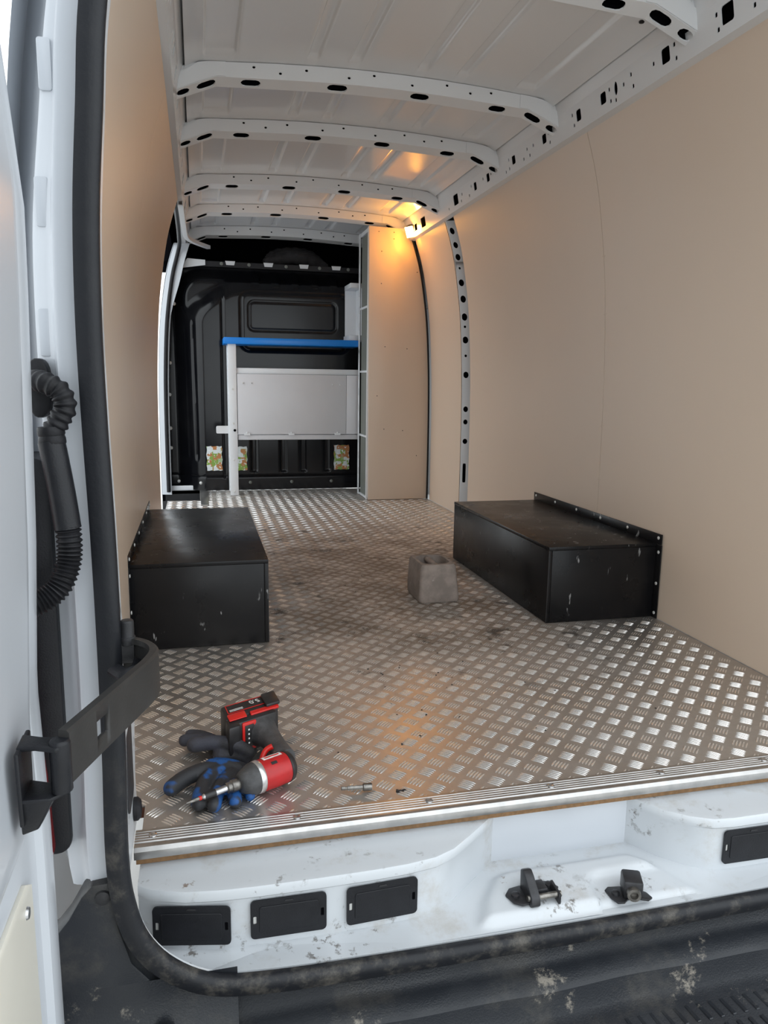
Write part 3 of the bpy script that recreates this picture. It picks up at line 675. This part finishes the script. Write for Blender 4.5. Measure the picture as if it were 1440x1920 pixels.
# check arm and its brackets
zt_, zl_ = .434, .374
ap_ = cat([(-.772, -1.150, 0), (-.752, -1.156, 0), (-.732, -1.178, 0), (-.7235, -1.208, 0), (-.730, -1.245, 0), (-.745, -1.286, 0), (-.764, -1.337, 0), (-.783, -1.388, 0), (-.803, -1.442, 0)], 5)
A = MB(); nA = len(ap_); outer = []; inner_ = []
for i, p in enumerate(ap_):
    t = (ap_[min(i+1, nA-1)]-ap_[max(i-1, 0)]).normalized(); nrm = Vector((t.y, -t.x, 0)); outer.append(p-nrm*.005); inner_.append(p+nrm*.007)
ca = MB()
ca.rings([[(o_.x, o_.y, zl_), (o_.x, o_.y, zt_-.003), (o_.x*.75+n.x*.25, o_.y*.75+n.y*.25, zt_), (n.x, n.y, zt_), (n.x, n.y, zt_-.008), (o_.x*.6+n.x*.4, o_.y*.6+n.y*.4, zt_-.010), (o_.x*.6+n.x*.4, o_.y*.6+n.y*.4, zl_)] for o_, n in zip(outer, inner_)], True)
arm = ca.build('check_arm', 'arm', dr, smooth=30)
q = Vector((-.7780, -1.375, 0)); tt = Vector((-.35, -.94, 0)).normalized(); nn = Vector((tt.y, -tt.x, 0))
wn = MB().hexa([q+tt*a+nn*d+Vector((0, 0, z)) for z in (.394, .416) for a, d in ((-.013, -.03), (.013, -.03), (.013, .03), (-.013, .03))])
cut = wn.build('cutter', 'arm', recentre=False)
bo = arm.modifiers.new('slot', 'BOOLEAN'); bo.object = cut; bo.operation = 'DIFFERENCE'; bo.solver = 'EXACT'
me_ = bpy.data.meshes.new_from_object(arm.evaluated_get(bpy.context.evaluated_depsgraph_get())); arm.modifiers.clear(); arm.data = me_
bpy.data.objects.remove(cut, do_unlink=True)
MB().lathe([(0, .011), (.055, .011), (.058, .009)], (-.808, -1.445, .368), (0, 0, 1), 18).build('arm_knuckle', 'plastic', arm, bevel=.001)
hb = MB()
hb.prism([(-1.405, .335), (-1.455, .335), (-1.460, .420), (-1.400, .420)], -.850, -.845, lambda a, b, c: (c, a, b))
hb.prism([(-.850, -1.415), (-.830, -1.425), (-.802, -1.432), (-.798, -1.450), (-.810, -1.458), (-.832, -1.448), (-.850, -1.448)], .416, .422)
hb.prism([(-.850, -1.410), (-.812, -1.428), (-.804, -1.446), (-.818, -1.458), (-.850, -1.456)], .362, .367)
hb.add([(-.850, -1.412, .364), (-.812, -1.430, .364), (-.816, -1.456, .364), (-.850, -1.454, .364), (-.850, -1.420, .322), (-.832, -1.430, .326), (-.834, -1.446, .326), (-.850, -1.448, .322)], [(0, 1, 2, 3), (4, 7, 6, 5), (0, 4, 5, 1), (1, 5, 6, 2), (2, 6, 7, 3), (3, 7, 4, 0)])
hb.build('hinge_bracket', 'plastic', dr, bevel=.002)
hp = MB(); hp.box((-.792, -1.160, .398), (-.755, -1.138, .428)); hp.lathe([(0, .011), (.012, .011), (.012, .0095), (.034, .0095), (.036, .008)], (-.764, -1.152, .424), (0, 0, 1), 16)
hp.build('pillar_bracket', 'plastic_mid', dr, bevel=.0015)
hk = MB(); hk.tube(cat([(-.785, -1.165, .395), (-.768, -1.185, .392), (-.752, -1.180, .394), (-.748, -1.160, .398)], 5), .010, 10, flat=.5); hk.build('pillar_clip', 'plastic', dr)

# corrugated cable conduit between pillar and door
cc = empty('cable_conduit', (-.86, -1.13, .5), 'black corrugated cable conduit looping from the white pillar into the door', 'conduit')
MB().prism(sell(-.866, .785, .015, .040, 24, 2.6), -1.128, -1.100, lambda a, b, c: (a, c, b)).build('grommet', 'rubber', cc, bevel=.004)
cp_ = cat([(-.868, -1.125, .795), (-.862, -1.150, .795), (-.848, -1.168, .792), (-.832, -1.172, .782), (-.826, -1.172, .763), (-.834, -1.172, .745), (-.844, -1.170, .729), (-.846, -1.170, .715)], 14)
def corr(a, b, r=.0155, dr_=.0018): return lambda t: r+dr_*math.sin(2*math.pi*b*t)
MB().tube(cp_, corr(0, 15, .0135, .0016), 16).build('upper_bellows', 'rubber', cc, smooth=60)
MB().lathe([(0, .0165), (.004, .0172), (.010, .0172), (.012, .0160), (.016, .0172), (.022, .0172), (.024, .016)], (-.846, -1.170, .736), Vector((.06, 0, -1)), 20).build('collar', 'rubber', cc)
cs = cat([(-.846, -1.170, .716), (-.842, -1.172, .69), (-.836, -1.174, .645), (-.831, -1.176, .60)], 6)
MB().tube(cs, .0172, 18).build('smooth_sleeve', 'plastic', cc, smooth=60)
cl_ = cat([(-.831, -1.176, .603), (-.830, -1.178, .575), (-.833, -1.182, .55), (-.843, -1.190, .525), (-.860, -1.198, .510), (-.880, -1.205, .503), (-.90, -1.21, .502)], 22)
MB().tube(cl_, corr(0, 27, .0155, .0018), 16).build('lower_bellows', 'rubber', cc, smooth=60)

# ------------------------------------------------------------------ side door opening: seal, track, catch
ps = [(-(wx(z)+.004), 3.262, z) for z in lin(.0, 1.62, 16)]+[(-.748, 3.22, 1.675), (-.745, 3.05, 1.692), (-.742, 2.6, 1.694), (-.742, 2.0, 1.694)]
MB().tube(cat(ps, 3), .013, 10).build('side_door_seal', 'rubber', smooth=60, label='black rubber seal round the side door opening', cat='door seal')
tp = cat([(-.716, 1.99, 1.686), (-.712, 2.4, 1.686), (-.704, 2.86, 1.686), (-.680, 3.04, 1.686), (-.630, 3.17, 1.686), (-.555, 3.30, 1.684)], 8)
MB().sweep(tp, [(-.014, -.011), (.014, -.011), (.014, .011), (.010, .011), (.010, -.007), (-.010, -.007), (-.010, .011), (-.014, .011)], (0, 0, 1)).build('side_door_track', 'shelf_white', smooth=30, label='curved pale steel track above the side door opening', cat='door track')
dc = empty('side_door_catch', (-.868, 1.965, .98), 'small black catch on the side door jamb', 'catch')
MB().box((-.905, 1.955, .98), (-.872, 1.985, 1.055)).build('catch_body', 'plastic', dc, bevel=.003)
MB().box((-.880, 1.945, 1.00), (-.868, 1.956, 1.035)).build('catch_bolt', 'steel_dark', dc, bevel=.002)

# ================================================================== THINGS
# ------------------------------------------------------------------ wheel boxes
def wheel_box(sgn, label):
    xi, xo, y0, y1, h = .463, .8660, 0., .966, .2637
    r = empty('wheel_box', (sgn*.665, .483, 0), label, 'wheel box', 'black plywood boxes over the wheel arches')
    X = lambda a, b: (min(sgn*a, sgn*b), max(sgn*a, sgn*b))
    def bx(nm, a, b, ya, yb, za, zb_, m='ply_black', bv=.0015, par=None):
        x0, x1 = X(a, b); return MB().box((x0, ya, za), (x1, yb, zb_)).build(nm, m, par or r, bevel=bv)
    z0 = .0022
    bx('end_panel', xi+.0125, xo-.002, y0, y0+.012, z0, h-.0125); bx('end_panel', xi+.0125, xo-.002, y1-.012, y1, z0, h-.0125)
    bx('side_panel', xi, xi+.012, y0, y1, z0, h-.0125); bx('top_panel', xi-.001, xo-.002, y0-.001, y1+.001, h-.012, h)
    f = bx('wall_flange', xo-.004, xo-.0005, y0-.030, y1+.02, h-.002, h+.034, bv=.001)
    f2 = bx('end_flange', xo-.004, xo-.0005, y0-.032, y0-.0005, z0, h-.003, bv=.001)
    for k in range(6):
        MB().lathe([(0, .006), (.002, .0055), (.003, .003), (.0032, 0)], (sgn*(xo-.004), -.012+k*.195, h+.020), (-sgn, 0, 0), 10).build('screw', 'screw', f)
    for z in (.02, .125, .235):
        MB().lathe([(0, .006), (.002, .0055), (.003, .003), (.0032, 0)], (sgn*(xo-.004), -.017, z), (-sgn, 0, 0), 10).build('screw', 'screw', f2)
    for a, ya in ((xi-.0006, y0-.0006),):
        x0, x1 = X(a, a+.0022); MB().box((x0, ya, z0), (x1, ya+.0022, h)).build('corner_bead', 'plastic_mid', r)
    return r
wheel_box(-1, 'black plywood wheel box against the left cream wall, by the gloves')
wheel_box(1, 'black plywood wheel box with white scratches, against the right cream wall beside the concrete block')

# ------------------------------------------------------------------ concrete block with a bar handle in its hollow
cb_ = empty('concrete_block', (.183, .39, 0), 'brown grey concrete block with a hollow top and bar handle', 'concrete block')
def blk(t, grow=0.): return None
levels = [(.0022, (.110, .300, .258, .470)), (.010, (.107, .297, .261, .474)), (.030, (.106, .296, .260, .476)), (.10, (.112, .306, .254, .484)), (.132, (.115, .310, .251, .486)), (.141, (.120, .315, .246, .481))]
b = MB(); Rg = [[(x, y, z) for x, y in rrect(*q, .016)] for z, q in levels]
Rg += [[(x, y, z) for x, y in rrect(.131, .334, .238, .470, r)] for z, r in ((.1405, .032), (.132, .032))]
Rg += [[(x, y, z) for x, y in rrect(.137, .341, .232, .463, .028)] for z in (.09, .072)]
b.rings(Rg, True); b.build('block_body', 'concrete', cb_, smooth=45)
MB().tube([(.182, .328, .1265), (.183, .40, .1265), (.184, .476, .1265)], .0118, 14).build('handle_bar', 'concrete', cb_, smooth=60)

# ------------------------------------------------------------------ work bench
wb = empty('work_bench', (0, 3.15, 0), 'white metal work bench with a bright blue worktop by the bulkhead', 'work bench')
MB().box((-.478, 3.005, 1.028), (.452, 3.29, 1.072)).build('worktop', 'blue', wb, bevel=.004)
lg = MB(); lg.box((-.452, 3.02, .003), (-.398, 3.024, 1.028)); lg.box((-.452, 3.024, .003), (-.448, 3.065, 1.028)); lg.build('leg', 'shelf_white', wb, bevel=.001)
for k in range(30): MB().box((-.456, 3.062, .03+k*.033), (-.449, 3.076, .05+k*.033)).build('slot_tab', 'shelf_white', wb)
MB().box((-.452, 3.255, .003), (-.412, 3.285, 1.028)).build('leg', 'shelf_white', wb, bevel=.001)
MB().box((-.398, 3.030, .834), (.452, 3.048, .872)).build('upper_rail', 'shelf_white', wb, bevel=.002)
MB().box((-.394, 3.030, .386), (.452, 3.048, .420)).build('lower_rail', 'flap', wb, bevel=.002)
fl = MB().box((-.394, 3.020, .424), (.356, 3.028, .833)).build('flap', 'flap', wb, bevel=.0015)
MB().box((.358, 3.021, .424), (.452, 3.028, .833)).build('fixed_panel', 'flap', wb, bevel=.0015)
MB().box((-.44, 3.06, .40), (.45, 3.285, .412)).build('shelf_floor', 'shelf_white', wb)
for x in (-.357, -.300, .259, .311): MB().lathe([(0, .005), (.007, .005), (.010, .003), (.0105, 0)], (x, 3.020, .772 if x < 0 else .766), (0, -1, 0), 10).build('peg', 'screw', fl)
for x in (-.334, -.03, .294):
    h_ = MB(); h_.box((x-.02, 3.012, .418), (x+.02, 3.020, .432)); h_.lathe([(0, .006), (.005, .005), (.006, 0)], (x, 3.013, .436), (0, -1, 0), 10); h_.build('hinge', 'shelf_white', fl)
for z in (.03, .25, .50, .73): MB().lathe([(0, .007), (.003, .006), (.004, 0)], (-.425, 3.02, z), (0, -1, 0), 10).build('rivet', 'screw', wb)
MB().lathe([(0, .009), (.003, .009), (.004, .005), (.001, .004), (.001, 0)], (-.416, 3.02, .452), (0, -1, 0), 14).build('lock', 'black_and_shade', wb)
MB().prism(rrect(-.540, .430, -.450, .482, .010), 3.028, 3.031, lambda a, c, d: (a, d, c)).build('pull_tab', 'shelf_white', wb)

# ------------------------------------------------------------------ tall shelving unit against the right wall
su = empty('shelf_unit', (.64, 2.8, 0), 'tall white shelving unit with a beige end panel reaching the roof', 'shelf unit')
def ex(z): return wx(z)-.014
edge = [(ex(z), z) for z in lin(.003, 1.712, 30)]
MB().prism([(.446, .003)]+edge+[(.64, 1.765), (.436, 1.772)], 2.688, 2.698, lambda a, b, c: (a, c, b)).build('end_panel', 'cream', su, bevel=.001)
eb = MB(); eb.sweep([(ex(z)+.005, 2.690, z) for z in lin(.003, 1.70, 24)], [(-.005, -.008), (.005, -.008), (.005, .008), (-.005, .008)], (0, -1, 0)); eb.build('edge_rubber', 'rubber', su)
MB().box((.432, 2.699, .003), (.452, 2.712, 1.770)).build('rear_post', 'shelf_white', su, bevel=.001)
pp = MB()
for k in range(16):
    a, b_ = .003+k*.1105, .003+(k+1)*.1105
    pp.plate([(2.955, a), (3.002, a), (3.002, b_), (2.955, b_)], [rrect(2.972, a+.03, 2.984, a+.08, .003, 2)], lambda u, v, d: (.436+d, u, v), .002)
    pp.grid([2.955, 3.002], [a, b_], lambda u, v: (.442, u, v), m=1)  # black backing paints the shade inside the slots
pp.build('front_post', ['shelf_white', 'black_and_shade'], su)
MB().box((.44, 2.699, 1.745), (.70, 3.0, 1.770)).build('top_board', 'shelf_white', su)
for z in (.004, .418, .852, 1.272): MB().box((.440, 2.699, z), (.845, 2.998, z+.014)).build('shelf_board', 'shelf_white', su, bevel=.002)
MB().box((.447, 2.713, .02), (.449, 2.953, 1.74)).build('back_sheet', 'shelf_grey', su)
for x, z in ((.55, .48), (.68, .47), (.55, 1.02), (.70, 1.01), (.52, 1.42), (.52, 1.62), (.60, 1.70), (.50, .70), (.78, .30), (.76, 1.50), (.50, 1.74), (.60, 1.74)):
    MB().lathe([(0, .0035), (.001, .003), (.0012, 0)], (x, 2.688, z), (0, -1, 0), 8).build('panel_screw', 'plastic_mid', su)
# small open cabinet standing on the worktop
sc_ = empty('wall_cabinet', (.44, 3.14, 1.072), 'small open white cabinet standing on the blue worktop', 'cabinet')
MB().box((.384, 3.06, 1.0725), (.50, 3.28, 1.110)).build('base', 'shelf_white', sc_, bevel=.002)
MB().box((.390, 3.06, 1.43), (.50, 3.28, 1.462)).build('top', 'shelf_white', sc_, bevel=.002)
MB().box((.392, 3.262, 1.110), (.50, 3.28, 1.43)).build('back', 'shelf_white', sc_)
MB().box((.470, 3.06, 1.110), (.482, 3.262, 1.43)).build('side', 'shelf_white', sc_)

# ------------------------------------------------------------------ rolled dark blanket over the cab
bk = MB(); rr = random.Random(3)
for k in range(5):
    z0_ = 1.625+.026*(k % 3); y0_ = 3.50+.05*k
    bk.tube(cat([(-.16+.02*k, y0_, z0_), (-.06, y0_+.02, z0_+.03), (.06, y0_-.01, z0_+.05-.006*k), (.18, y0_, z0_+.03), (.30-.02*k, y0_+.03, z0_-.005)], 8), lambda t: .030+.016*math.sin(math.pi*t)+.003*math.sin(t*50), 10)
bk.build('rolled_blanket', 'cloth_dark', smooth=60, label='dark crumpled blanket lying on the overhead cab shelf', cat='blanket')

# ------------------------------------------------------------------ work lamp clipped below the right roof rail
lp = empty('work_lamp', (.70, 2.50, 1.66), 'small lit amber lamp clipped under the right roof rail', 'lamp')
ax_ = Vector((-.58, -.62, -.36)).normalized(); ux = Vector((.42, -.62, 0)); ux = (ux-ax_*ux.dot(ax_)).normalized(); vx = ax_.cross(ux)
Rl = Matrix((ux, vx, ax_)).transposed(); ol = Vector((.686, 2.590, 1.735))
MB().box((-.030, -.036, -.045), (.030, .036, .016), Rl, ol).build('housing', 'plastic', lp, bevel=.006)
MB().box((-.0265, -.032, .0165), (.0265, .032, .024), Rl, ol).build('lens', 'lamp', lp, bevel=.002)
MB().box((.690, 2.59, 1.742), (.712, 2.63, 1.80)).build('bracket', 'steel_dark', lp, bevel=.002)

# ------------------------------------------------------------------ gloves: closed skins grown over finger and palm capsules
def bake_blob(parts, voxel, name, mat, smooth_it=6):
    b = MB()
    for path, rad, flat in parts:
        P = cat(path, 5); n = len(P)
        rl = [rad[0]+(rad[1]-rad[0])*i/(n-1) for i in range(n)]
        t0 = (P[0]-P[1]).normalized(); t1 = (P[-1]-P[-2]).normalized()
        P2 = [P[0]+t0*rl[0]*k for k in (.95, .7, .35)]+P+[P[-1]+t1*rl[-1]*k for k in (.35, .7, .95)]
        r_ = [rl[0]*k for k in (.25, .7, .93)]+rl+[rl[-1]*k for k in (.93, .7, .25)]
        b.tube(P2, r_, 12, flat=flat, upv=(P[-1]-P[0]).cross(Vector((0, 0, 1))))
    o = b.build(name, mat, smooth=60, weld=False)
    o.modifiers.new('r', 'REMESH').mode = 'VOXEL'; o.modifiers['r'].voxel_size = voxel
    sm = o.modifiers.new('s', 'SMOOTH'); sm.iterations = smooth_it; sm.factor = .5
    dg = bpy.context.evaluated_depsgraph_get(); me = bpy.data.meshes.new_from_object(o.evaluated_get(dg)); o.modifiers.clear(); o.data = me
    me.polygons.foreach_set('use_smooth', [True]*len(me.polygons))
    if not me.materials: me.materials.append(M[mat])
    return o
ga = bake_blob([
    ([(-.625, -.800, .020), (-.660, -.796, .026), (-.700, -.815, .024), (-.727, -.838, .018)], (.017, .0165), 1.),
    ([(-.640, -.800, .024), (-.663, -.835, .022), (-.672, -.872, .018), (-.676, -.900, .016)], (.016, .0150), 1.),
    ([(-.615, -.815, .020), (-.636, -.855, .017), (-.645, -.890, .016), (-.648, -.914, .016)], (.015, .0140), 1.),
    ([(-.604, -.825, .016), (-.609, -.862, .0145), (-.609, -.890, .0145), (-.609, -.906, .0145)], (.014, .0130), 1.),
    ([(-.592, -.830, .012), (-.584, -.862, .010), (-.580, -.880, .011), (-.580, -.889, .012)], (.010, .0100), 1.),
    ([(-.650, -.785, .022), (-.620, -.790, .022), (-.600, -.798, .018)], (.020, .017), 1.),
    ([(-.640, -.765, .018), (-.610, -.770, .016), (-.585, -.780, .012)], (.016, .011), 1.),
    ([(-.605, -.812, .016), (-.585, -.808, .011), (-.560, -.795, .010)], (.015, .009), 1.)], .0030, 'work_glove', 'glove_blue', 4)
tag(ga, 'blue and black coated work glove under the bit of the red driver', 'glove', 'pair of work gloves')
gb = bake_blob([
    ([(-.572, -.742, .026), (-.600, -.735, .042), (-.640, -.722, .046), (-.684, -.715, .042)], (.014, .0165), 1.),
    ([(-.625, -.690, .012), (-.645, -.678, .024), (-.675, -.668, .030), (-.705, -.662, .028)], (.010, .0135), 1.),
    ([(-.625, -.668, .012), (-.645, -.655, .022), (-.672, -.640, .026), (-.693, -.630, .024)], (.010, .0125), 1.),
    ([(-.615, -.655, .010), (-.640, -.650, .012), (-.66, -.645, .013)], (.009, .0105), 1.),
    ([(-.632, -.715, .018), (-.610, -.705, .011), (-.560, -.705, .010)], (.016, .009), 1.),
    ([(-.630, -.735, .020), (-.605, -.735, .022), (-.580, -.742, .016)], (.018, .013), 1.)], .0030, 'work_glove', 'glove_grey', 4)
tag(gb, 'dark grey knitted work glove beside the driver battery', 'glove', 'pair of work gloves')
# ------------------------------------------------------------------ cordless impact driver lying on its side
idr = empty('impact_driver', (-.55, -.78, 0), 'red cordless impact driver with battery and bit lying on its side', 'power tool')
U = Vector((-.897, -.442, 0)).normalized(); V = Vector((-.30, .954, 0)); V = (V-U*V.dot(U)).normalized(); Wz = U.cross(V)
if Wz.z < 0: Wz = -Wz
H0 = Vector((-.527, -.850, .0385))
def T(u, v, w_):
    if v > .016: u -= .016+.28*(v-.016); w_ += .13*(v-.016); v *= 1.05
    return tuple(H0+U*u+V*v+Wz*w_)
def US(u): return .08+(u-.08)*.80 if u < .08 else u
def lath(nm, prof, m, par=idr, n=28, bevel=0., sy=1.): return MB().lathe([(US(h), r*(.90 if h < .083 else 1)) for h, r in prof], H0, U, n, sy=sy).build(nm, m, par, smooth=40, bevel=bevel)
hd = lath('motor_housing', [(-.050, .030), (-.046, .0335), (-.020, .0348), (.010, .0348), (.026, .0340), (.028, .032)], 'red')
lath('rear_cap', [(-.066, .020), (-.064, .027), (-.058, .0325), (-.050, .0345), (-.047, .0345), (-.046, .033)], 'black_tool')
lath('silver_ring', [(.026, .0345), (.028, .0356), (.038, .0350), (.040, .034)], 'silver')
lath('nose_cone', [(.039, .0340), (.046, .0345), (.060, .0300), (.072, .0245), (.080, .0200), (.082, .015)], 'grey_tool')
lath('collet', [(.081, .0115), (.090, .0120), (.098, .0118), (.100, .0100), (.107, .0100), (.109, .008)], 'steel_dark')
bt = lath('bit_holder', [(.108, .0068), (.128, .0066), (.129, .0068), (.152, .0064), (.156, .0046), (.158, .0032)], ['steel', 'black_tool'])
MB().lathe([(.132, .0072), (.154, .0068)], H0, U, 16).build('sleeve', 'black_tool', bt)
MB().lathe([(.156, .0034), (.172, .0032), (.186, .0026), (.190, .001)], H0, U, 10).build('screw_bit', 'steel_dark', bt)
MB().lathe([(.160, .0040), (.165, .0040)], H0, U, 12).build('colour_band', 'red_bright', bt)
# ribs on the housing and its worn sticker
def cyl_patch(u0, u1, a0, a1, r, nm, m, par):
    MB().grid(lin(u0, u1, 8), lin(a0, a1, 8), lambda u, a: tuple(H0+U*US(u)+V*math.sin(a)*r*.90+Wz*math.cos(a)*r*.90)).build(nm, m, par, smooth=60, solid=.0004)
for k in range(3):
    cyl_patch(-.040, -.028, .45+k*.22, .55+k*.22, .0352, 'vent', 'black_and_shade', hd)
cyl_patch(-.036, .016, -.10, .30, .0352, 'worn_sticker', 'label_white', hd)
cyl_patch(-.030, .010, .02, .14, .0357, 'sticker_stripe', 'red_bright', hd)
cyl_patch(-.012, .004, -.62, -.42, .0351, 'arrow_mark', 'black_tool', hd)
# handle, trigger, selector
def oval(v, ru, rw, du=0, dw=0, n=20): return [T(du+ru*math.copysign(abs(math.cos(a))**.8, math.cos(a)), v, dw+rw*math.copysign(abs(math.sin(a))**.8, math.sin(a))) for a in [2*math.pi*j/n for j in range(n)]]
MB().rings([oval(.018, .026, .024, -.016), oval(.035, .0235, .0225, -.016), (oval(.060, .0215, .0205, -.015)), oval(.090, .0225, .021, -.013), oval(.112, .026, .024, -.010), oval(.126, .032, .031, -.004), oval(.134, .036, .034, 0)]).build('handle', 'grey_tool', idr, smooth=50)
MB().rings([oval(.033, .012, .009, .012), oval(.046, .012, .0095, .013), oval(.060, .009, .008, .009)]).build('trigger', 'black_tool', idr, smooth=50)
sl_ = MB(); sl_.tube(cat([T(.030, .030, -.010), T(.028, .040, .006), T(.018, .044, .018), T(.004, .040, .025)], 6), .0058, 10); sl_.build('direction_selector', 'red_bright', idr, smooth=60)
def tb(u0, u1, v0, v1, w0, w1, nm, m, par=idr, bv=.004, seg=2):
    P = [T(u, v, w_) for w_ in (w0, w1) for u, v in ((u0, v0), (u1, v0), (u1, v1), (u0, v1))]
    return MB().hexa(P).build(nm, m, par, bevel=bv, seg=seg)
ft = tb(-.040, .060, .128, .150, -.0365, .0365, 'foot', 'black_tool', bv=.006)
tb(.012, .046, .1245, .130, -.030, .034, 'mode_panel_frame', 'red_bright', ft, .003)
mp = tb(.018, .040, .1232, .1262, -.022, .028, 'mode_panel', 'black_tool', ft, .002)
for k in range(4): MB().lathe([(0, .0022), (.0008, .0018), (.001, 0)], T(.031, .1232, -.012+k*.010), -V, 8).build('indicator', 'label_white', mp)
ba = tb(-.052, .078, .148, .198, -.0385, .0385, 'battery', 'black_tool', bv=.006)
tb(.050, .079, .120, .152, -.0360, .0360, 'battery_nose', 'black_tool', ba, .006)
tb(.030, .072, .138, .160, .0375, .0405, 'release_latch', 'red_bright', ba, .002)
tb(-.050, .020, .140, .152, .034, .0400, 'red_side_rail', 'red_bright', ba, .002)
tb(-.055, -.020, .146, .190, .0385, .0470, 'rear_hook', 'black_tool', ba, .003)
lb_ = tb(-.028, .068, .164, .192, .0380, .0392, 'label_plate', 'black_tool', ba, .0008, 1)
for a0, a1, b0, b1 in ((-.028, .068, .163, .1645), (-.028, .068, .1915, .193), (.066, .068, .163, .193)):
    tb(a0, a1, b0, b1, .0390, .0397, 'label_border', 'red_bright', lb_, 0)
def text(body, size, ori, xdir, ydir, nm, m, par):
    cu = bpy.data.curves.new(nm, 'FONT'); cu.body = body; cu.size = size; cu.extrude = .0003
    o = bpy.data.objects.new(nm, cu); C.objects.link(o)
    me = bpy.data.meshes.new_from_object(o.evaluated_get(bpy.context.evaluated_depsgraph_get())); C.objects.unlink(o); bpy.data.objects.remove(o)
    zd = Vector(xdir).cross(Vector(ydir)); R4 = Matrix((xdir, ydir, zd)).transposed().to_4x4(); R4.translation = Vector(ori); me.transform(R4)
    me.materials.clear(); me.materials.append(M[m]); o = bpy.data.objects.new(nm, me); C.objects.link(o); WL[o.name] = Vector(); _children_inv(o, par); return o
text('5.0', .021, T(-.012, .1865, .0396), U, -V, 'lettering', 'label_white', lb_)
for k in range(2): tb(.030, .062, .170+k*.004-.001, .1715+k*.004-.001, .0390, .0395, 'print_line', 'label_white', lb_, 0)

# ------------------------------------------------------------------ loose nut driver and crumbs of dirt
nd = empty('nut_driver', (-.37, -.90, 0), 'loose worn steel nut setter bit lying on the tread plate', 'tool bit')
pA = Vector((-.404, -.896, .0098)); dA = Vector((.065, -.006, 0)).normalized()
MB().lathe([(0, .0032), (.001, .0038), (.008, .0038), (.0085, .003), (.012, .003), (.0125, .004), (.014, .0042), (.043, .0045), (.044, .005)], pA, dA, 6).build('hex_shank', 'steel_dark', nd, smooth=20)
MB().lathe([(.043, .0060), (.0445, .0075), (.060, .0075), (.061, .007), (.061, .0052), (.054, .005), (.054, 0)], pA, dA, 20).build('socket_head', 'steel_dark', nd, smooth=35)
rr = random.Random(11); dirt = MB()
for k in range(70):
    if k < 6: x, y, s_ = -.287+rr.uniform(-.01, .01), -.915+rr.uniform(-.004, .004), .0035
    else: x, y, s_ = rr.gauss(.0, .16), rr.uniform(-.75, .75), rr.uniform(.0012, .003)
    if abs(x) > .44: continue
    dirt.rings([[(x+s_*k2*math.cos(a)*rr.uniform(.7, 1.3), y+s_*k2*math.sin(a)*rr.uniform(.7, 1.3), .0006+s_*h_) for a in [2*math.pi*j/6 for j in range(6)]] for h_, k2 in ((0, 1), (.45, .9), (.7, .4))])
dirt.build('dirt_crumbs', 'black_tool', recentre=False, label='dark crumbs of dirt scattered over the tread plate', cat='dirt', kind='stuff')
